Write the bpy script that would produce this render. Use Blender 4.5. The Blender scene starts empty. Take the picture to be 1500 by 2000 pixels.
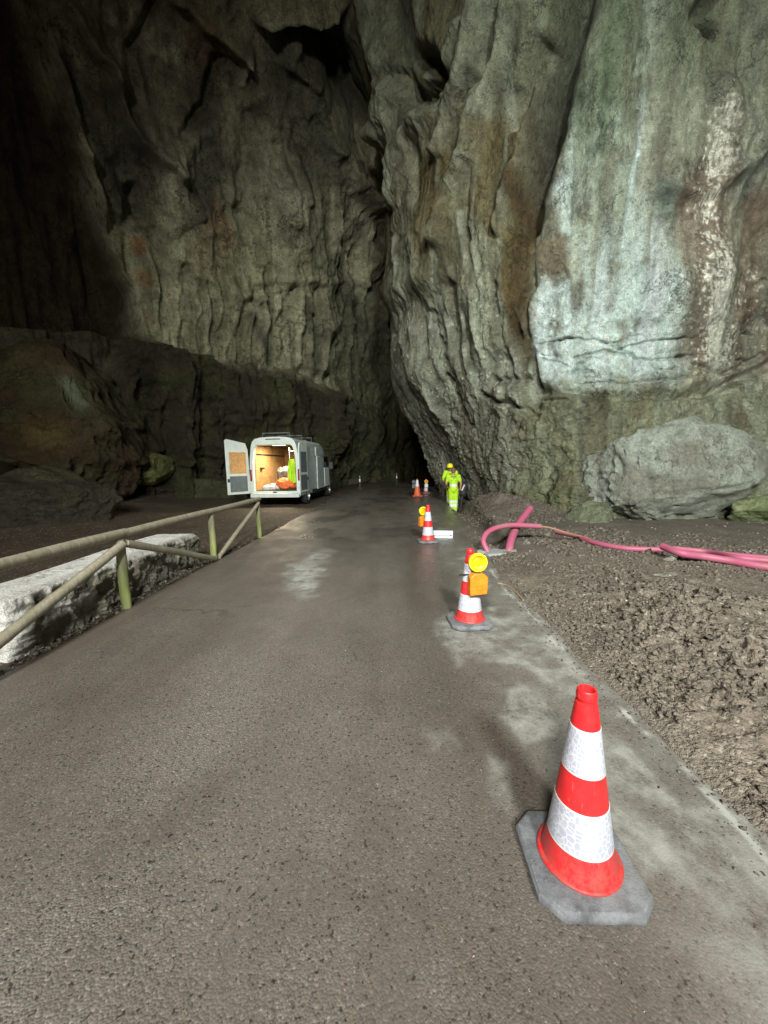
import bpy, bmesh, math, random
import numpy as np
from mathutils import Vector, Matrix
random.seed(7); rng = np.random.default_rng(7)
sc = bpy.context.scene
C = sc.collection
R = math.radians

# ------------------------------------------------------------------ camera
CAM = Vector((0, 0, 1.6)); PITCH, ROLL, F = 7.2, -1.0, 750.0
cd = bpy.data.cameras.new('camera'); cam = bpy.data.objects.new('camera', cd); C.objects.link(cam)
cd.sensor_fit = 'HORIZONTAL'; cd.sensor_width = 36; cd.lens = 18; cd.clip_end = 500; cd.clip_start = .05
CM = Matrix.Rotation(R(90-PITCH), 4, 'X') @ Matrix.Rotation(R(ROLL), 4, 'Z')
cam.matrix_world = Matrix.Translation(CAM) @ CM
sc.camera = cam
M3 = np.array(CM.to_3x3())

# ------------------------------------------------------------------ world, lamps, exposure
w = bpy.data.worlds.new('World'); sc.world = w; w.use_nodes = True
nt = w.node_tree; nt.nodes.clear()
wo = nt.nodes.new('ShaderNodeOutputWorld'); bg = nt.nodes.new('ShaderNodeBackground'); sky = nt.nodes.new('ShaderNodeTexSky')
sky.sky_type = 'NISHITA'; sky.sun_disc = False; sky.sun_elevation = R(12); sky.sun_rotation = R(180)
bg.inputs[1].default_value = 0.01
nt.links.new(sky.outputs[0], bg.inputs[0]); nt.links.new(bg.outputs[0], wo.inputs[0])
sc.view_settings.view_transform = 'Standard'; sc.view_settings.look = 'None'
sc.view_settings.exposure = 0; sc.view_settings.gamma = 1; sc.view_settings.use_curve_mapping = False
LAMPS = [  # position, aim, watts, colour, spot angle, blend, size   (floodlights of the cave, each in its own housing)
    ((2.2, -8.5, 9.0), (6.0, 12.0, 4.2), 19500, (.95, 1.0, .93), 92, 1.0, .75),
    ((-2.6, -8.0, 8.5), (1.0, 10.0, 3.4), 11500, (1.0, .965, .90), 108, 1.0, .9),
]

# ------------------------------------------------------------------ helpers
def ray(px, py):
    return Vector(M3 @ np.array([(px-750)/F, (1000-py)/F, -1.0]))
def G(px, py, z=0.0):                       # point of a horizontal level seen at a place in the photo
    d = ray(px, py); t = (z-CAM.z)/d.z; return CAM + d*t
def P(px, py, y):                           # point at distance y
    d = ray(px, py); return CAM + d*(y/d.y)
def project(V):
    L = (V - np.array(CAM)) @ M3
    dep = np.maximum(-L[:, 2], 1e-3)
    u = 750 + F*L[:, 0]/dep; v = 1000 - F*L[:, 1]/dep
    bad = -L[:, 2] < .5
    u[bad] = -9e3; v[bad] = -9e3
    return u, v
_T = rng.random(65536).astype(np.float32)*2-1
def vnoise(x, y, z):
    xi = np.floor(x).astype(np.int64); yi = np.floor(y).astype(np.int64); zi = np.floor(z).astype(np.int64)
    fx = x-xi; fy = y-yi; fz = z-zi
    fx = fx*fx*fx*(fx*(fx*6-15)+10); fy = fy*fy*fy*(fy*(fy*6-15)+10); fz = fz*fz*fz*(fz*(fz*6-15)+10)
    def h(a, b, c):
        n = a*374761393 + b*668265263 + c*2147483647
        n = (n ^ (n >> 13))*1274126177
        return _T[(n ^ (n >> 16)) & 65535]
    def lx(b, c): 
        p = h(xi, b, c); return p + (h(xi+1, b, c)-p)*fx
    def ly(c):
        p = lx(yi, c); return p + (lx(yi+1, c)-p)*fy
    p = ly(zi); return p + (ly(zi+1)-p)*fz
def fbm(x, y, z, o=4, ridged=False, g=.5):
    s = 0; a = 1; n = 0
    for i in range(o):
        v = vnoise(x+i*17.3, y-i*9.1, z+i*5.7)
        s = s + a*((1-2*np.abs(v)) if ridged else v); n += a
        a *= g; c_, s_ = .8*2.07, .6*2.07
        x, y, z = x*c_-y*s_, x*s_+y*c_, z*2.07
    return s/n
def sm(x, a, b):
    t = np.clip((x-a)/(b-a), 0, 1); return t*t*(3-2*t)
def segdist(u, v, pts, closed=False):
    d = np.full(u.shape, 1e9); pts = list(pts)
    if closed: pts = pts+[pts[0]]
    for (ax, ay), (bx, by) in zip(pts[:-1], pts[1:]):
        ex, ey = bx-ax, by-ay; L2 = ex*ex+ey*ey+1e-9
        t = np.clip(((u-ax)*ex+(v-ay)*ey)/L2, 0, 1)
        d = np.minimum(d, np.hypot(u-ax-t*ex, v-ay-t*ey))
    return d
def line(u, v, pts, wd): return np.exp(-(segdist(u, v, pts)/wd)**2)
def inside(u, v, pts):
    r = np.zeros(u.shape, bool); n = len(pts)
    for i in range(n):
        ax, ay = pts[i]; bx, by = pts[(i+1) % n]
        if ay == by: continue
        c = ((ay > v) != (by > v)) & (u < (bx-ax)*(v-ay)/(by-ay)+ax)
        r ^= c
    return r
def area(u, v, pts, soft):
    d = segdist(u, v, pts, True); d = np.where(inside(u, v, pts), d, -d)
    return sm(d, -soft, soft)

def link(o, parent=None):
    C.objects.link(o)
    if parent: o.parent = parent
    return o
def tag(o, label=None, cat=None, group=None, kind=None):
    if label: o['label'] = label
    if cat: o['category'] = cat
    if group: o['group'] = group
    if kind: o['kind'] = kind
    return o
def empty(name, loc, label, cat, group=None, rz=0, rx=0, ry=0):
    o = bpy.data.objects.new(name, None); o.empty_display_size = .1; C.objects.link(o)
    o.location = loc; o.rotation_euler = (rx, ry, rz)
    return tag(o, label, cat, group)
def from_bm(name, bm, mat, parent=None, smooth=True, bevel=0):
    me = bpy.data.meshes.new(name); bmesh.ops.recalc_face_normals(bm, faces=bm.faces); bm.to_mesh(me); bm.free()
    for m in (mat if isinstance(mat, (list, tuple)) else [mat]): me.materials.append(m)
    o = link(bpy.data.objects.new(name, me), parent)
    if smooth:
        me.shade_smooth()
        try: me.set_sharp_from_angle(angle=R(38))
        except Exception: pass
    if bevel:
        b = o.modifiers.new('bevel', 'BEVEL'); b.width = bevel; b.segments = 2; b.limit_method = 'ANGLE'; b.angle_limit = R(40)
    return o
def grid_mesh(name, V, nu, nv, mat, col=None, flip=False, parent=None):
    idx = np.arange(nu*nv).reshape(nu, nv)
    a, b, c, d = idx[:-1, :-1].ravel(), idx[1:, :-1].ravel(), idx[1:, 1:].ravel(), idx[:-1, 1:].ravel()
    q = np.stack([a, d, c, b] if flip else [a, b, c, d], 1)
    return raw_mesh(name, V, q, mat, col, parent)
def raw_mesh(name, V, q, mat, col=None, parent=None, smooth=True):
    k = q.shape[1]; n = len(q)
    me = bpy.data.meshes.new(name)
    me.vertices.add(len(V)); me.vertices.foreach_set('co', V.astype(np.float32).ravel())
    me.loops.add(n*k); me.loops.foreach_set('vertex_index', q.astype(np.int32).ravel())
    me.polygons.add(n); me.polygons.foreach_set('loop_start', np.arange(0, n*k, k, dtype=np.int32))
    me.polygons.foreach_set('loop_total', np.full(n, k, np.int32))
    me.update(calc_edges=True); me.validate()
    if smooth: me.shade_smooth()
    if col is not None:
        ca = me.color_attributes.new('Col', 'FLOAT_COLOR', 'POINT')
        c4 = np.ones((len(V), 4), np.float32); c4[:, :3] = np.clip(col, 0.002, .9)
        ca.data.foreach_set('color', c4.ravel())
    me.materials.append(mat)
    return link(bpy.data.objects.new(name, me), parent)
def box(bm, x0, x1, y0, y1, z0, z1, m=None, mi=0):
    co = [(x0, y0, z0), (x1, y0, z0), (x1, y1, z0), (x0, y1, z0), (x0, y0, z1), (x1, y0, z1), (x1, y1, z1), (x0, y1, z1)]
    vs = [bm.verts.new(m @ Vector(c) if m else c) for c in co]
    for f in ((0, 3, 2, 1), (4, 5, 6, 7), (0, 1, 5, 4), (1, 2, 6, 5), (2, 3, 7, 6), (3, 0, 4, 7)):
        bm.faces.new([vs[i] for i in f]).material_index = mi
def lathe(bm, prof, n=48, c=(0, 0), mi=0, M=None):
    rings = []
    for r, z in prof:
        rings.append([bm.verts.new((M @ Vector((r*math.cos(2*math.pi*i/n), r*math.sin(2*math.pi*i/n), z))) if M else (c[0]+r*math.cos(2*math.pi*i/n), c[1]+r*math.sin(2*math.pi*i/n), z)) for i in range(n)])
    for A, B in zip(rings[:-1], rings[1:]):
        for i in range(n):
            bm.faces.new((A[i], A[(i+1) % n], B[(i+1) % n], B[i])).material_index = mi
    return rings
def catmull(pts, n):
    pts = [Vector(p) for p in pts]; out = []
    q = [pts[0]*2-pts[1]]+pts+[pts[-1]*2-pts[-2]]
    for i in range(1, len(q)-2):
        for k in range(n):
            t = k/n
            out.append(.5*((2*q[i])+(q[i+1]-q[i-1])*t+(2*q[i-1]-5*q[i]+4*q[i+1]-q[i+2])*t*t+(3*q[i]-q[i-1]-3*q[i+1]+q[i+2])*t**3))
    out.append(pts[-1]); return out
def tube(bm, pts, rad, n=14, cap=True, mi=0):
    pts = [Vector(p) for p in pts]
    rf = rad if callable(rad) else (lambda i, t: rad)
    rings = []; up = Vector((0, 0, 1)); N = len(pts)
    prev = None
    for i, p in enumerate(pts):
        d = (pts[min(i+1, N-1)]-pts[max(i-1, 0)]).normalized()
        if prev is None:
            a = d.cross(up if abs(d.z) < .9 else Vector((1, 0, 0))).normalized()
        else:
            a = (prev - d*prev.dot(d)).normalized()
        prev = a; b = d.cross(a); r = rf(i, i/(N-1))
        rings.append([bm.verts.new(p+a*(r*math.cos(2*math.pi*k/n))+b*(r*math.sin(2*math.pi*k/n))) for k in range(n)])
    for A, B in zip(rings[:-1], rings[1:]):
        for k in range(n): bm.faces.new((A[k], A[(k+1) % n], B[(k+1) % n], B[k])).material_index = mi
    if cap:
        bm.faces.new(rings[0][::-1]).material_index = mi; bm.faces.new(rings[-1]).material_index = mi

# ------------------------------------------------------------------ materials
class NT:
    def __init__(s, name):
        s.m = bpy.data.materials.new(name); s.m.use_nodes = True; s.t = s.m.node_tree; s.t.nodes.clear()
        s.o = s.n('ShaderNodeOutputMaterial'); s.b = s.n('ShaderNodeBsdfPrincipled'); s.l(s.b.outputs[0], s.o.inputs[0])
    def n(s, t, **k):
        x = s.t.nodes.new(t)
        for a, v in k.items(): setattr(x, a, v)
        return x
    def l(s, a, b): s.t.links.new(a, b)
    def inp(s, sock, v):
        if isinstance(v, bpy.types.NodeSocket): s.l(v, sock)
        elif v is not None:
            if isinstance(v, (tuple, list)) and len(v) == 3 and sock.type == 'RGBA': v = (*v, 1)
            sock.default_value = v
    def co(s, scale=(1, 1, 1), gen='Object', rot=(0, 0, 0)):
        c = s.n('ShaderNodeTexCoord'); mp = s.n('ShaderNodeMapping'); s.l(c.outputs[gen], mp.inputs[0])
        mp.inputs['Scale'].default_value = scale; mp.inputs['Rotation'].default_value = rot; return mp.outputs[0]
    def noise(s, co, sc_, det=4, rough=.6, dist=0, out=0):
        x = s.n('ShaderNodeTexNoise'); s.l(co, x.inputs['Vector']); x.inputs['Scale'].default_value = sc_
        x.inputs['Detail'].default_value = det; x.inputs['Roughness'].default_value = rough; x.inputs['Distortion'].default_value = dist
        return x.outputs[out]
    def vor(s, co, sc_, feat='F1', out='Distance', rnd=1):
        x = s.n('ShaderNodeTexVoronoi', feature=feat); s.l(co, x.inputs['Vector']); x.inputs['Scale'].default_value = sc_
        x.inputs['Randomness'].default_value = rnd
        return x.outputs[out]
    def ramp(s, f, *st):
        x = s.n('ShaderNodeValToRGB'); s.l(f, x.inputs[0]); e = x.color_ramp.elements
        while len(e) < len(st): e.new(.5)
        for i, (p, c) in enumerate(st):
            e[i].position = p; e[i].color = (c, c, c, 1) if isinstance(c, (int, float)) else (*c, 1)
        return x.outputs[0]
    def mix(s, f, a, b, mode='MIX'):
        x = s.n('ShaderNodeMix', data_type='RGBA', blend_type=mode); s.inp(x.inputs[0], f); s.inp(x.inputs[6], a); s.inp(x.inputs[7], b); return x.outputs[2]
    def math(s, op, a, b=None, c=None):
        x = s.n('ShaderNodeMath', operation=op)
        for i, v in enumerate((a, b, c)):
            if v is not None: s.inp(x.inputs[i], v)
        return x.outputs[0]
    def bump(s, h, st=.5, dist=.01, nrm=None):
        x = s.n('ShaderNodeBump'); x.inputs['Strength'].default_value = st; x.inputs['Distance'].default_value = dist
        s.l(h, x.inputs['Height'])
        if nrm: s.l(nrm, x.inputs['Normal'])
        return x.outputs[0]
    def out(s, col, rough=.6, nrm=None, metal=0, spec=None, **k):
        s.inp(s.b.inputs['Base Color'], col); s.inp(s.b.inputs['Roughness'], rough); s.inp(s.b.inputs['Metallic'], metal)
        if nrm: s.l(nrm, s.b.inputs['Normal'])
        if spec is not None: s.inp(s.b.inputs['Specular IOR Level'], spec)
        for a, v in k.items(): s.inp(s.b.inputs[a], v)
        return s.m

def plain(name, col, rough=.5, metal=0, var=.25, scale=8, bump=.15, bs=60, bd=.003, **k):
    n = NT(name); co = n.co()
    f = n.noise(co, scale, 5); c = n.mix(n.ramp(f, (.3, 0.), (.7, 1.)), tuple(x*(1-var) for x in col), tuple(min(1, x*(1+var*.6)) for x in col))
    nr = n.bump(n.noise(co, bs, 4), bump, bd)
    return n.out(c, n.ramp(n.noise(co, scale*2, 3), (.3, max(.05, rough-.12)), (.7, min(1, rough+.12))), nr, metal, **k)

def rock_mat(name, s1=1.0, gloss=.55, bumpk=1.0, streak=.35, soft=False):
    n = NT(name); co = n.co(); cs = n.co((1, 1, .22))
    at = n.n('ShaderNodeAttribute', attribute_name='Col').outputs['Color']
    f1 = n.noise(cs, 2.2*s1, 8, .68, .6); f2 = n.noise(co, 9*s1, 8, .7); f3 = n.noise(co, 34*s1, 4, .7)
    c = n.mix(1., at, n.ramp(f1, (.3, 1-streak*1.3), (.5, 1.), (.7, 1+streak*.9)), 'MULTIPLY')
    c = n.mix(1., c, n.ramp(f2, (.3, .85), (.7, 1.15)) if soft else n.ramp(f2, (.30, .42), (.47, 1.), (.55, 1.05), (.72, 1.6)), 'MULTIPLY')
    c = n.mix(1., c, n.ramp(f3, (.3, .62), (.7, 1.42)), 'MULTIPLY')
    # small pits and pale lime specks
    wrp = n.n('ShaderNodeVectorMath', operation='MULTIPLY_ADD'); n.l(n.noise(co, 1.6*s1, 5, .7, out=1), wrp.inputs[0]); wrp.inputs[1].default_value = (1.6/s1, 1.6/s1, 1.2/s1); n.l(n.co((1, 1, .45)), wrp.inputs[2])
    ck = n.vor(wrp.outputs[0], .9*s1, 'DISTANCE_TO_EDGE'); cm = n.math('MULTIPLY', n.ramp(ck, (.0, 1.), (.022, 0.)), n.ramp(n.noise(co, .7*s1, 3), (.46, 0.), (.60, 1.)))
    c = n.mix(n.math('MULTIPLY', cm, .7), c, (.02, .018, .013))
    v = n.vor(co, 7*s1); c = n.mix(n.ramp(v, (.02, .55), (.10, 0.)), c, (.02, .018, .012))
    sp = n.noise(co, 60*s1, 2, .5); c = n.mix(n.ramp(sp, (.70, 0.), (.78, .55)), c, (.5, .52, .45))
    h = n.math('ADD', n.math('MULTIPLY', f1, .8), n.math('MULTIPLY', f2, .75)); h = n.math('SUBTRACT', h, n.math('MULTIPLY', cm, .35))
    n1 = n.bump(h, min(1, .9*bumpk), .20/s1); n2 = n.bump(f3, min(1, .75*bumpk), .04/s1, n1)
    return n.out(c, n.ramp(f2, (.3, gloss-.15), (.7, gloss+.25)), n2, spec=.4)
M_WALL = rock_mat('wet_limestone'); M_FAR = rock_mat('far_limestone', .45, .7, 1.1, .3); M_MASON = rock_mat('whitewashed_masonry', 2.2, .8, .8, .08, True); M_BOULD = rock_mat('boulder_limestone', 1.6, .6, 1.3, .2)

# asphalt with dusty, chalky verge on its right side
def road_mat():
    n = NT('worn_asphalt'); co = n.co(); cl = n.co((1, .12, 1))
    at = n.n('ShaderNodeAttribute', attribute_name='Col').outputs['Color']
    sep = n.n('ShaderNodeSeparateColor'); n.l(at, sep.inputs[0]); dust, wet, mud = sep.outputs
    big = n.noise(co, .9, 5, .6); lane = n.noise(cl, 1.6, 4, .6)
    c = n.mix(n.ramp(big, (.35, 0.), (.65, 1.)), (.104, .091, .077), (.146, .130, .112))
    c = n.mix(n.ramp(lane, (.38, 0.), (.62, .6)), c, (.172, .155, .134))
    sx_ = n.n('ShaderNodeSeparateXYZ'); n.l(co, sx_.inputs[0]); xx = n.math('ADD', sx_.outputs[0], n.math('MULTIPLY', n.noise(cl, 1.1, 4), .6))
    c = n.mix(n.ramp(n.math('MULTIPLY', n.math('ADD', xx, 3.), .166), (.54, 0.), (.60, .38), (.67, .38), (.73, 0.)), c, (.055, .049, .042))
    # stones in the binder: each cell its own tone
    trk = n.n('ShaderNodeAttribute', attribute_name='Col').outputs['Alpha']; cel = n.vor(co, 125, out='Color'); s2 = n.n('ShaderNodeSeparateColor'); n.l(cel, s2.inputs[0])
    tone = n.ramp(s2.outputs[0], (0., .30), (.3, .85), (.85, 1.15), (1., 2.3))
    c = n.mix(n.math('ADD', .35, n.math('MULTIPLY', trk, .6)), c, n.mix(1., c, tone, 'MULTIPLY')); c = n.mix(n.math('MULTIPLY', trk, .35), c, (.26, .245, .215))
    hue = n.mix(s2.outputs[1], (1.08, .98, .92), (.93, 1., 1.06)); c = n.mix(.8, c, n.mix(1., c, hue, 'MULTIPLY'))
    pit = n.noise(co, 62, 3, .55); c = n.mix(n.ramp(pit, (.32, .85), (.41, 0.)), c, (.012, .011, .009))
    pale = n.noise(co, 45, 2, .5); c = n.mix(n.ramp(pale, (.71, 0.), (.76, .7)), c, (.34, .32, .27))
    dn = n.noise(co, 5, 8, .75); dk = n.math('MULTIPLY', dust, n.ramp(dn, (.36, 0.), (.62, 1.)))
    dk = n.math('MINIMUM', dk, 1.); c = n.mix(dk, c, (.36, .37, .34)); c = n.mix(n.math('MULTIPLY', mud, n.ramp(dn, (.3, .3), (.6, 1.))), c, (.125, .10, .078))
    c = n.mix(n.math('MULTIPLY', wet, .45), c, (.075, .066, .056))
    wv_ = n.n('ShaderNodeVectorMath', operation='MULTIPLY_ADD'); n.l(n.noise(co, 3, 6, .7, out=1), wv_.inputs[0]); wv_.inputs[1].default_value = (.5, .5, .5); n.l(co, wv_.inputs[2])
    rc = n.math('MULTIPLY', n.ramp(n.vor(wv_.outputs[0], .55, 'DISTANCE_TO_EDGE'), (.0, 1.), (.0045, 0.)), n.ramp(n.noise(co, .6, 3), (.50, 0.), (.60, 1.)))
    c = n.mix(n.math('MULTIPLY', rc, .75), c, (.02, .018, .015))
    h = n.math('ADD', n.math('MULTIPLY', n.vor(co, 125), -.6), n.math('MULTIPLY', pit, .45)); h = n.math('ADD', h, n.math('MULTIPLY', n.noise(co, 7, 3), .5))
    b = n.n('ShaderNodeBump'); b.inputs['Distance'].default_value = .009; n.l(h, b.inputs['Height']); n.l(n.math('ADD', n.math('SUBTRACT', .26, n.math('MULTIPLY', dust, .1)), n.math('MULTIPLY', trk, .45)), b.inputs['Strength'])
    r = n.ramp(n.noise(co, 1.7, 5, .65), (.32, .36), (.62, .62)); r = n.mix(wet, r, (.2, .2, .2)); r = n.mix(dk, r, (.8, .8, .8))
    return n.out(c, r, b.outputs[0], spec=.5)
M_ROAD = road_mat()
def dirt_mat(name, a, b_, sc_=1.):
    n = NT(name); co = n.co()
    at = n.n('ShaderNodeAttribute', attribute_name='Col').outputs['Color']
    f = n.noise(co, 3*sc_, 8, .7); g = n.noise(co, 40*sc_, 5, .65); v = n.vor(co, 55*sc_, out='Color')
    c = n.mix(n.ramp(f, (.3, 0.), (.7, 1.)), a, b_)
    c = n.mix(1., c, at, 'MULTIPLY')
    c = n.mix(1., c, n.ramp(g, (.3, .55), (.7, 1.45)), 'MULTIPLY')
    s2 = n.n('ShaderNodeSeparateColor'); n.l(v, s2.inputs[0]); c = n.mix(n.ramp(s2.outputs[0], (.94, 0.), (.96, .55)), c, (.36, .34, .28))
    h = n.math('ADD', n.math('MULTIPLY', n.vor(co, 130*sc_), -.5), n.math('MULTIPLY', n.vor(co, 48*sc_), -1.))
    nb = n.bump(f, .22, .03, n.bump(h, .8, .014))
    return n.out(c, n.ramp(f, (.3, .55), (.7, .9)), nb, spec=.35)
M_DIRT = dirt_mat('damp_dirt', (.118, .095, .074), (.176, .148, .118))
M_FLOOR = dirt_mat('cave_floor_mud', (.075, .058, .04), (.12, .094, .068), .6)
M_CLOD = dirt_mat('clod', (.112, .092, .073), (.19, .162, .130), 1.5)

# ------------------------------------------------------------------ cave walls
def bicat(K, nu, nv):
    """K: (a,b,3) control grid -> (nu,nv,3) Catmull-Rom sheet"""
    def res(A, n):
        m = A.shape[0]; A = np.concatenate([2*A[:1]-A[1:2], A, 2*A[-1:]-A[-2:-1]], 0)
        t = np.linspace(0, m-1-1e-6, n); i = t.astype(int); f = (t-i)[:, None, None]
        p0, p1, p2, p3 = A[i], A[i+1], A[i+2], A[i+3]
        return .5*(2*p1+(p2-p0)*f+(2*p0-5*p1+4*p2-p3)*f*f+(3*p1-p0-3*p2+p3)*f**3)
    X = res(K, nu); X = np.swapaxes(res(np.swapaxes(X, 0, 1), nv), 0, 1); return X
def normals(X):
    du = np.gradient(X, axis=0); dv = np.gradient(X, axis=1); n = np.cross(du, dv)
    return n/(np.linalg.norm(n, axis=2, keepdims=True)+1e-9)
def C3(m, col): return m[:, None]*np.array(col)[None, :]
def mixc(base, m, col): return base*(1-m[:, None]) + C3(m, col)

# --- right wall: plan of its foot, and how far each height leans
foot = [(19, -5), (17, 2), (14.5, 7.2), (11.8, 9.6), (9.4, 9.9), (7.4, 10.1), (5.7, 10.6), (4.7, 12.2), (4.0, 14.2), (3.4, 16.6), (2.95, 19.0), (3.3, 21.5), (5.5, 24.5), (9, 28)]
wx = [0, 0, 0, .0, .05, .12, .3, .55, .8, .95, 1, 1, 1, 1]
wy = [0, .2, .6, 1, 1, 1, 1, .9, .6, .3, .1, 0, 0, 0]
lev = [-1, 0, 1.2, 2.6, 4.2, 6.0, 8.2, 11.0, 14.5, 19.0, 25.0]
dx = [.2, 0, -.25, -.75, -1.35, -1.9, -2.2, -2.1, -2.2, -2.9, -5.0]
dy = [-.1, 0, .35, .8, 1.2, .9, .7, .2, -1.1, -4.0, -8.5]
K = np.array([[(x+wx[i]*dx[j], y+wy[i]*dy[j], z) for j, z in enumerate(lev)] for i, (x, y) in enumerate(foot)], float)
NU, NV = 820, 640
X = bicat(K, NU, NV); N0 = normals(X)
V = X.reshape(-1, 3); N = N0.reshape(-1, 3)
if (N[:, 1].mean()) > 0: N = -N
u, v = project(V); x, y, z = V.T
s_ = np.repeat(np.concatenate([[0], np.cumsum(np.linalg.norm(np.diff(X[:, NV//3], axis=0), axis=1))]), NV)
lower = sm(z, 4.4, 3.0)
s_ = .3*s_ + .7*(-15*np.arctan2(x, np.maximum(y+2, 1.)))
fl = fbm(s_*.75+.25*fbm(x*.4, y*.4, z*.4, 2), z*.07, z*0, 4, True)
rk = .15+.85*sm(fbm(x*.28+4, y*.28, z*.22, 3), -.25, .35)
D = .60*fbm(x*.16, y*.16, z*.13, 3) + .42*fbm(x*.5+2, y*.5, z*.34, 3) + .30*rk*fbm(s_*.33, z*.16, x*.1, 4, True) + .15*rk*fbm(x*1.1, y*1.1, z*.7, 4, True)
D += .24*rk*fl*(1-.75*lower)
D += .07*rk*fbm(s_*2.6, z*.16, z*0, 3, True)*(1-lower) + (.05+.10*lower)*fbm(x*2.8, y*2.8, z*2.3, 5, True, .6) + .035*fbm(x*7, y*7, z*6, 4, True)*(.5+.5*sm(fbm(x*.7, y*.7, z*.7+9, 3), -.2, .3))
wob = 14*fbm(x*.9, y*.9, z*.9, 3); uw = u+wob; vw = v+14*fbm(x*.9+9, y*.9, z*.9, 3)
cst = fbm(s_*2.6, z*.10, z*0+8, 4); cst2 = fbm(x*1.6, y*1.6, z*1.6, 4)
calc = area(uw+20*cst2, vw+16*cst2, [(1060, 600), (1078, 548), (1118, 540), (1110, 470), (1090, 420), (1120, 200), (1290, 200), (1300, 500), (1310, 620), (1345, 720), (1310, 765), (1240, 785), (1150, 768), (1110, 780), (1070, 752), (1045, 690)], 13)
calc *= sm(v+360*cst+80*cst2, 230, 560)*sm(u+50*cst, 1365, 1270)
D -= .55*D*calc*.5
# fissure, cracks, ledge
st0 = fbm(x*1.5, y*1.5, z*1.5, 3)
fis = line(uw, v, [(1145, -60), (1120, 60), (1095, 170), (1078, 280), (1056, 370), (1035, 450)], 17+13*sm(v, 330, 120))
fis2 = line(uw, v, [(1040, 480), (1048, 560), (1022, 640), (1045, 720), (1062, 800)], 10)
D -= 1.3*fis + .30*fis2
ledge = sm(uw, 860, 1030)*sm(uw, 700, 980)
massL = area(uw, vw, [(740, -100), (1110, -100), (1080, 230), (1035, 460), (1046, 600), (1015, 700), (960, 690), (900, 560), (850, 560), (700, 640), (650, 200)], 26)
D += .42*massL
lowled = line(uw, v, [(980, 745), (1040, 742), (1075, 772), (1130, 778), (1190, 790), (1280, 782), (1380, 770), (1520, 705)], 9)
D -= .30*lowled
for pts, wd, am in (([(1062, 672), (1115, 661), (1170, 668), (1200, 683), (1262, 670), (1325, 662)], 2.6, .13),
                    ([(1120, 700), (1170, 688), (1215, 694), (1262, 706), (1335, 700)], 2.6, .12),
                    ([(1140, 757), (1210, 762), (1270, 757), (1330, 742)], 3, .14), ([(1060, 700), (1100, 712), (1130, 735)], 2.6, .08),
                    ([(1195, 672), (1215, 690), (1240, 700)], 2.5, .1), ([(1345, 715), (1400, 735), (1500, 690)], 4, .16),
                    ([(1110, 505), (1098, 520), (1108, 545), (1085, 560)], 4, .1), ([(1395, 60), (1350, 40), (1380, 0)], 12, .7),
                    ([(1240, 110), (1225, 200), (1232, 240)], 7, .35), ([(1500, 290), (1470, 330), (1440, 420)], 6, .35),
                    ([(862, 610), (880, 680), (905, 760), (930, 830)], 6, .3), ([(905, 560), (900, 640), (930, 720)], 7, .25),
                    ([(990, 560), (992, 640), (1000, 700)], 6, .2), ([(800, 150), (830, 200), (850, 170)], 14, .5),
                    ([(960, 770), (1000, 790), (1040, 800), (1060, 820)], 6, .25)):
    D -= am*line(u+6*fbm(x*3, y*3, z*3, 2), v+5*fbm(x*3+5, y*3, z*3, 2), pts, wd)
dr = np.zeros(len(V)); dg_ = np.zeros(len(V)); rr_ = random.Random(4)
for k in range(11):
    x0 = 812+k*21+rr_.uniform(-5, 5); y0 = 480+rr_.uniform(-60, 70)+6*abs(k-6); y1_ = 760+rr_.uniform(-70, 90); lean = 62-3*k
    pl_ = [(x0-14, y0), (x0, y0+.35*(y1_-y0)), (x0+.45*lean, y0+.7*(y1_-y0)), (x0+lean, y1_)]; wd_ = rr_.uniform(4.5, 8)
    dr = np.maximum(dr, line(u+4*st0, v, pl_, wd_)); dg_ = np.maximum(dg_, line(u+4*st0, v, [(a_+11, b_) for a_, b_ in pl_], 5))
dm_ = sm(fbm(x*.8+7, y*.8, z*.5, 3), -.35, .3); D += (.13*dr - .10*dg_)*dm_
rb = np.zeros(len(V))
for pl_, wd_, am_ in (([(1050, -20), (1005, 120), (967, 215), (935, 320), (905, 400), (890, 480)], 13, .5), ([(975, -20), (940, 140), (905, 230), (880, 300)], 14, .45), ([(880, 190), (835, 235), (805, 300), (790, 390)], 17, .6), ([(745, -20), (775, 110), (790, 190), (770, 260)], 26, .9), ([(1035, 330), (1010, 400), (1000, 460)], 10, .3), ([(925, 60), (905, 140)], 22, .5),
                       ([(1165, 150), (1150, 300), (1140, 430)], 16, .22), ([(1230, 60), (1225, 200), (1215, 330)], 16, .25), ([(1310, 120), (1300, 300), (1290, 430)], 20, .22), ([(1270, 395), (1370, 380), (1450, 330), (1500, 285)], 13, .3), ([(1395, 180), (1420, 260), (1400, 330)], 34, .45)):
    l_ = line(u+9*st0, v+8*st0, pl_, wd_); rb = np.maximum(rb, l_); D += am_*l_
for pl_, wd_, am_ in (([(1075, 100), (1045, 190), (1020, 260)], 11, .5), ([(850, 120), (880, 150), (865, 200), (840, 200)], 22, .9), ([(1000, 60), (965, 150), (930, 210)], 8, .3), ([(760, 330), (775, 400)], 12, .6), ([(940, 330), (935, 420), (945, 480)], 7, .25)):
    D -= am_*line(u+9*st0, v+8*st0, pl_, wd_)
for k in range(16):                      # short bedding cracks
    x0 = 1050+rr_.uniform(0, 420); y0 = rr_.uniform(655, 800); L0 = rr_.uniform(15, 60); D -= rr_.uniform(.06, .16)*line(u+5*st0, v+7*fbm(x*4, y*4, z*4, 2), [(x0, y0), (x0+L0*.5, y0-rr_.uniform(-6, 8)), (x0+L0, y0+rr_.uniform(-7, 7))], rr_.uniform(1.8, 3.4))
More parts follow.
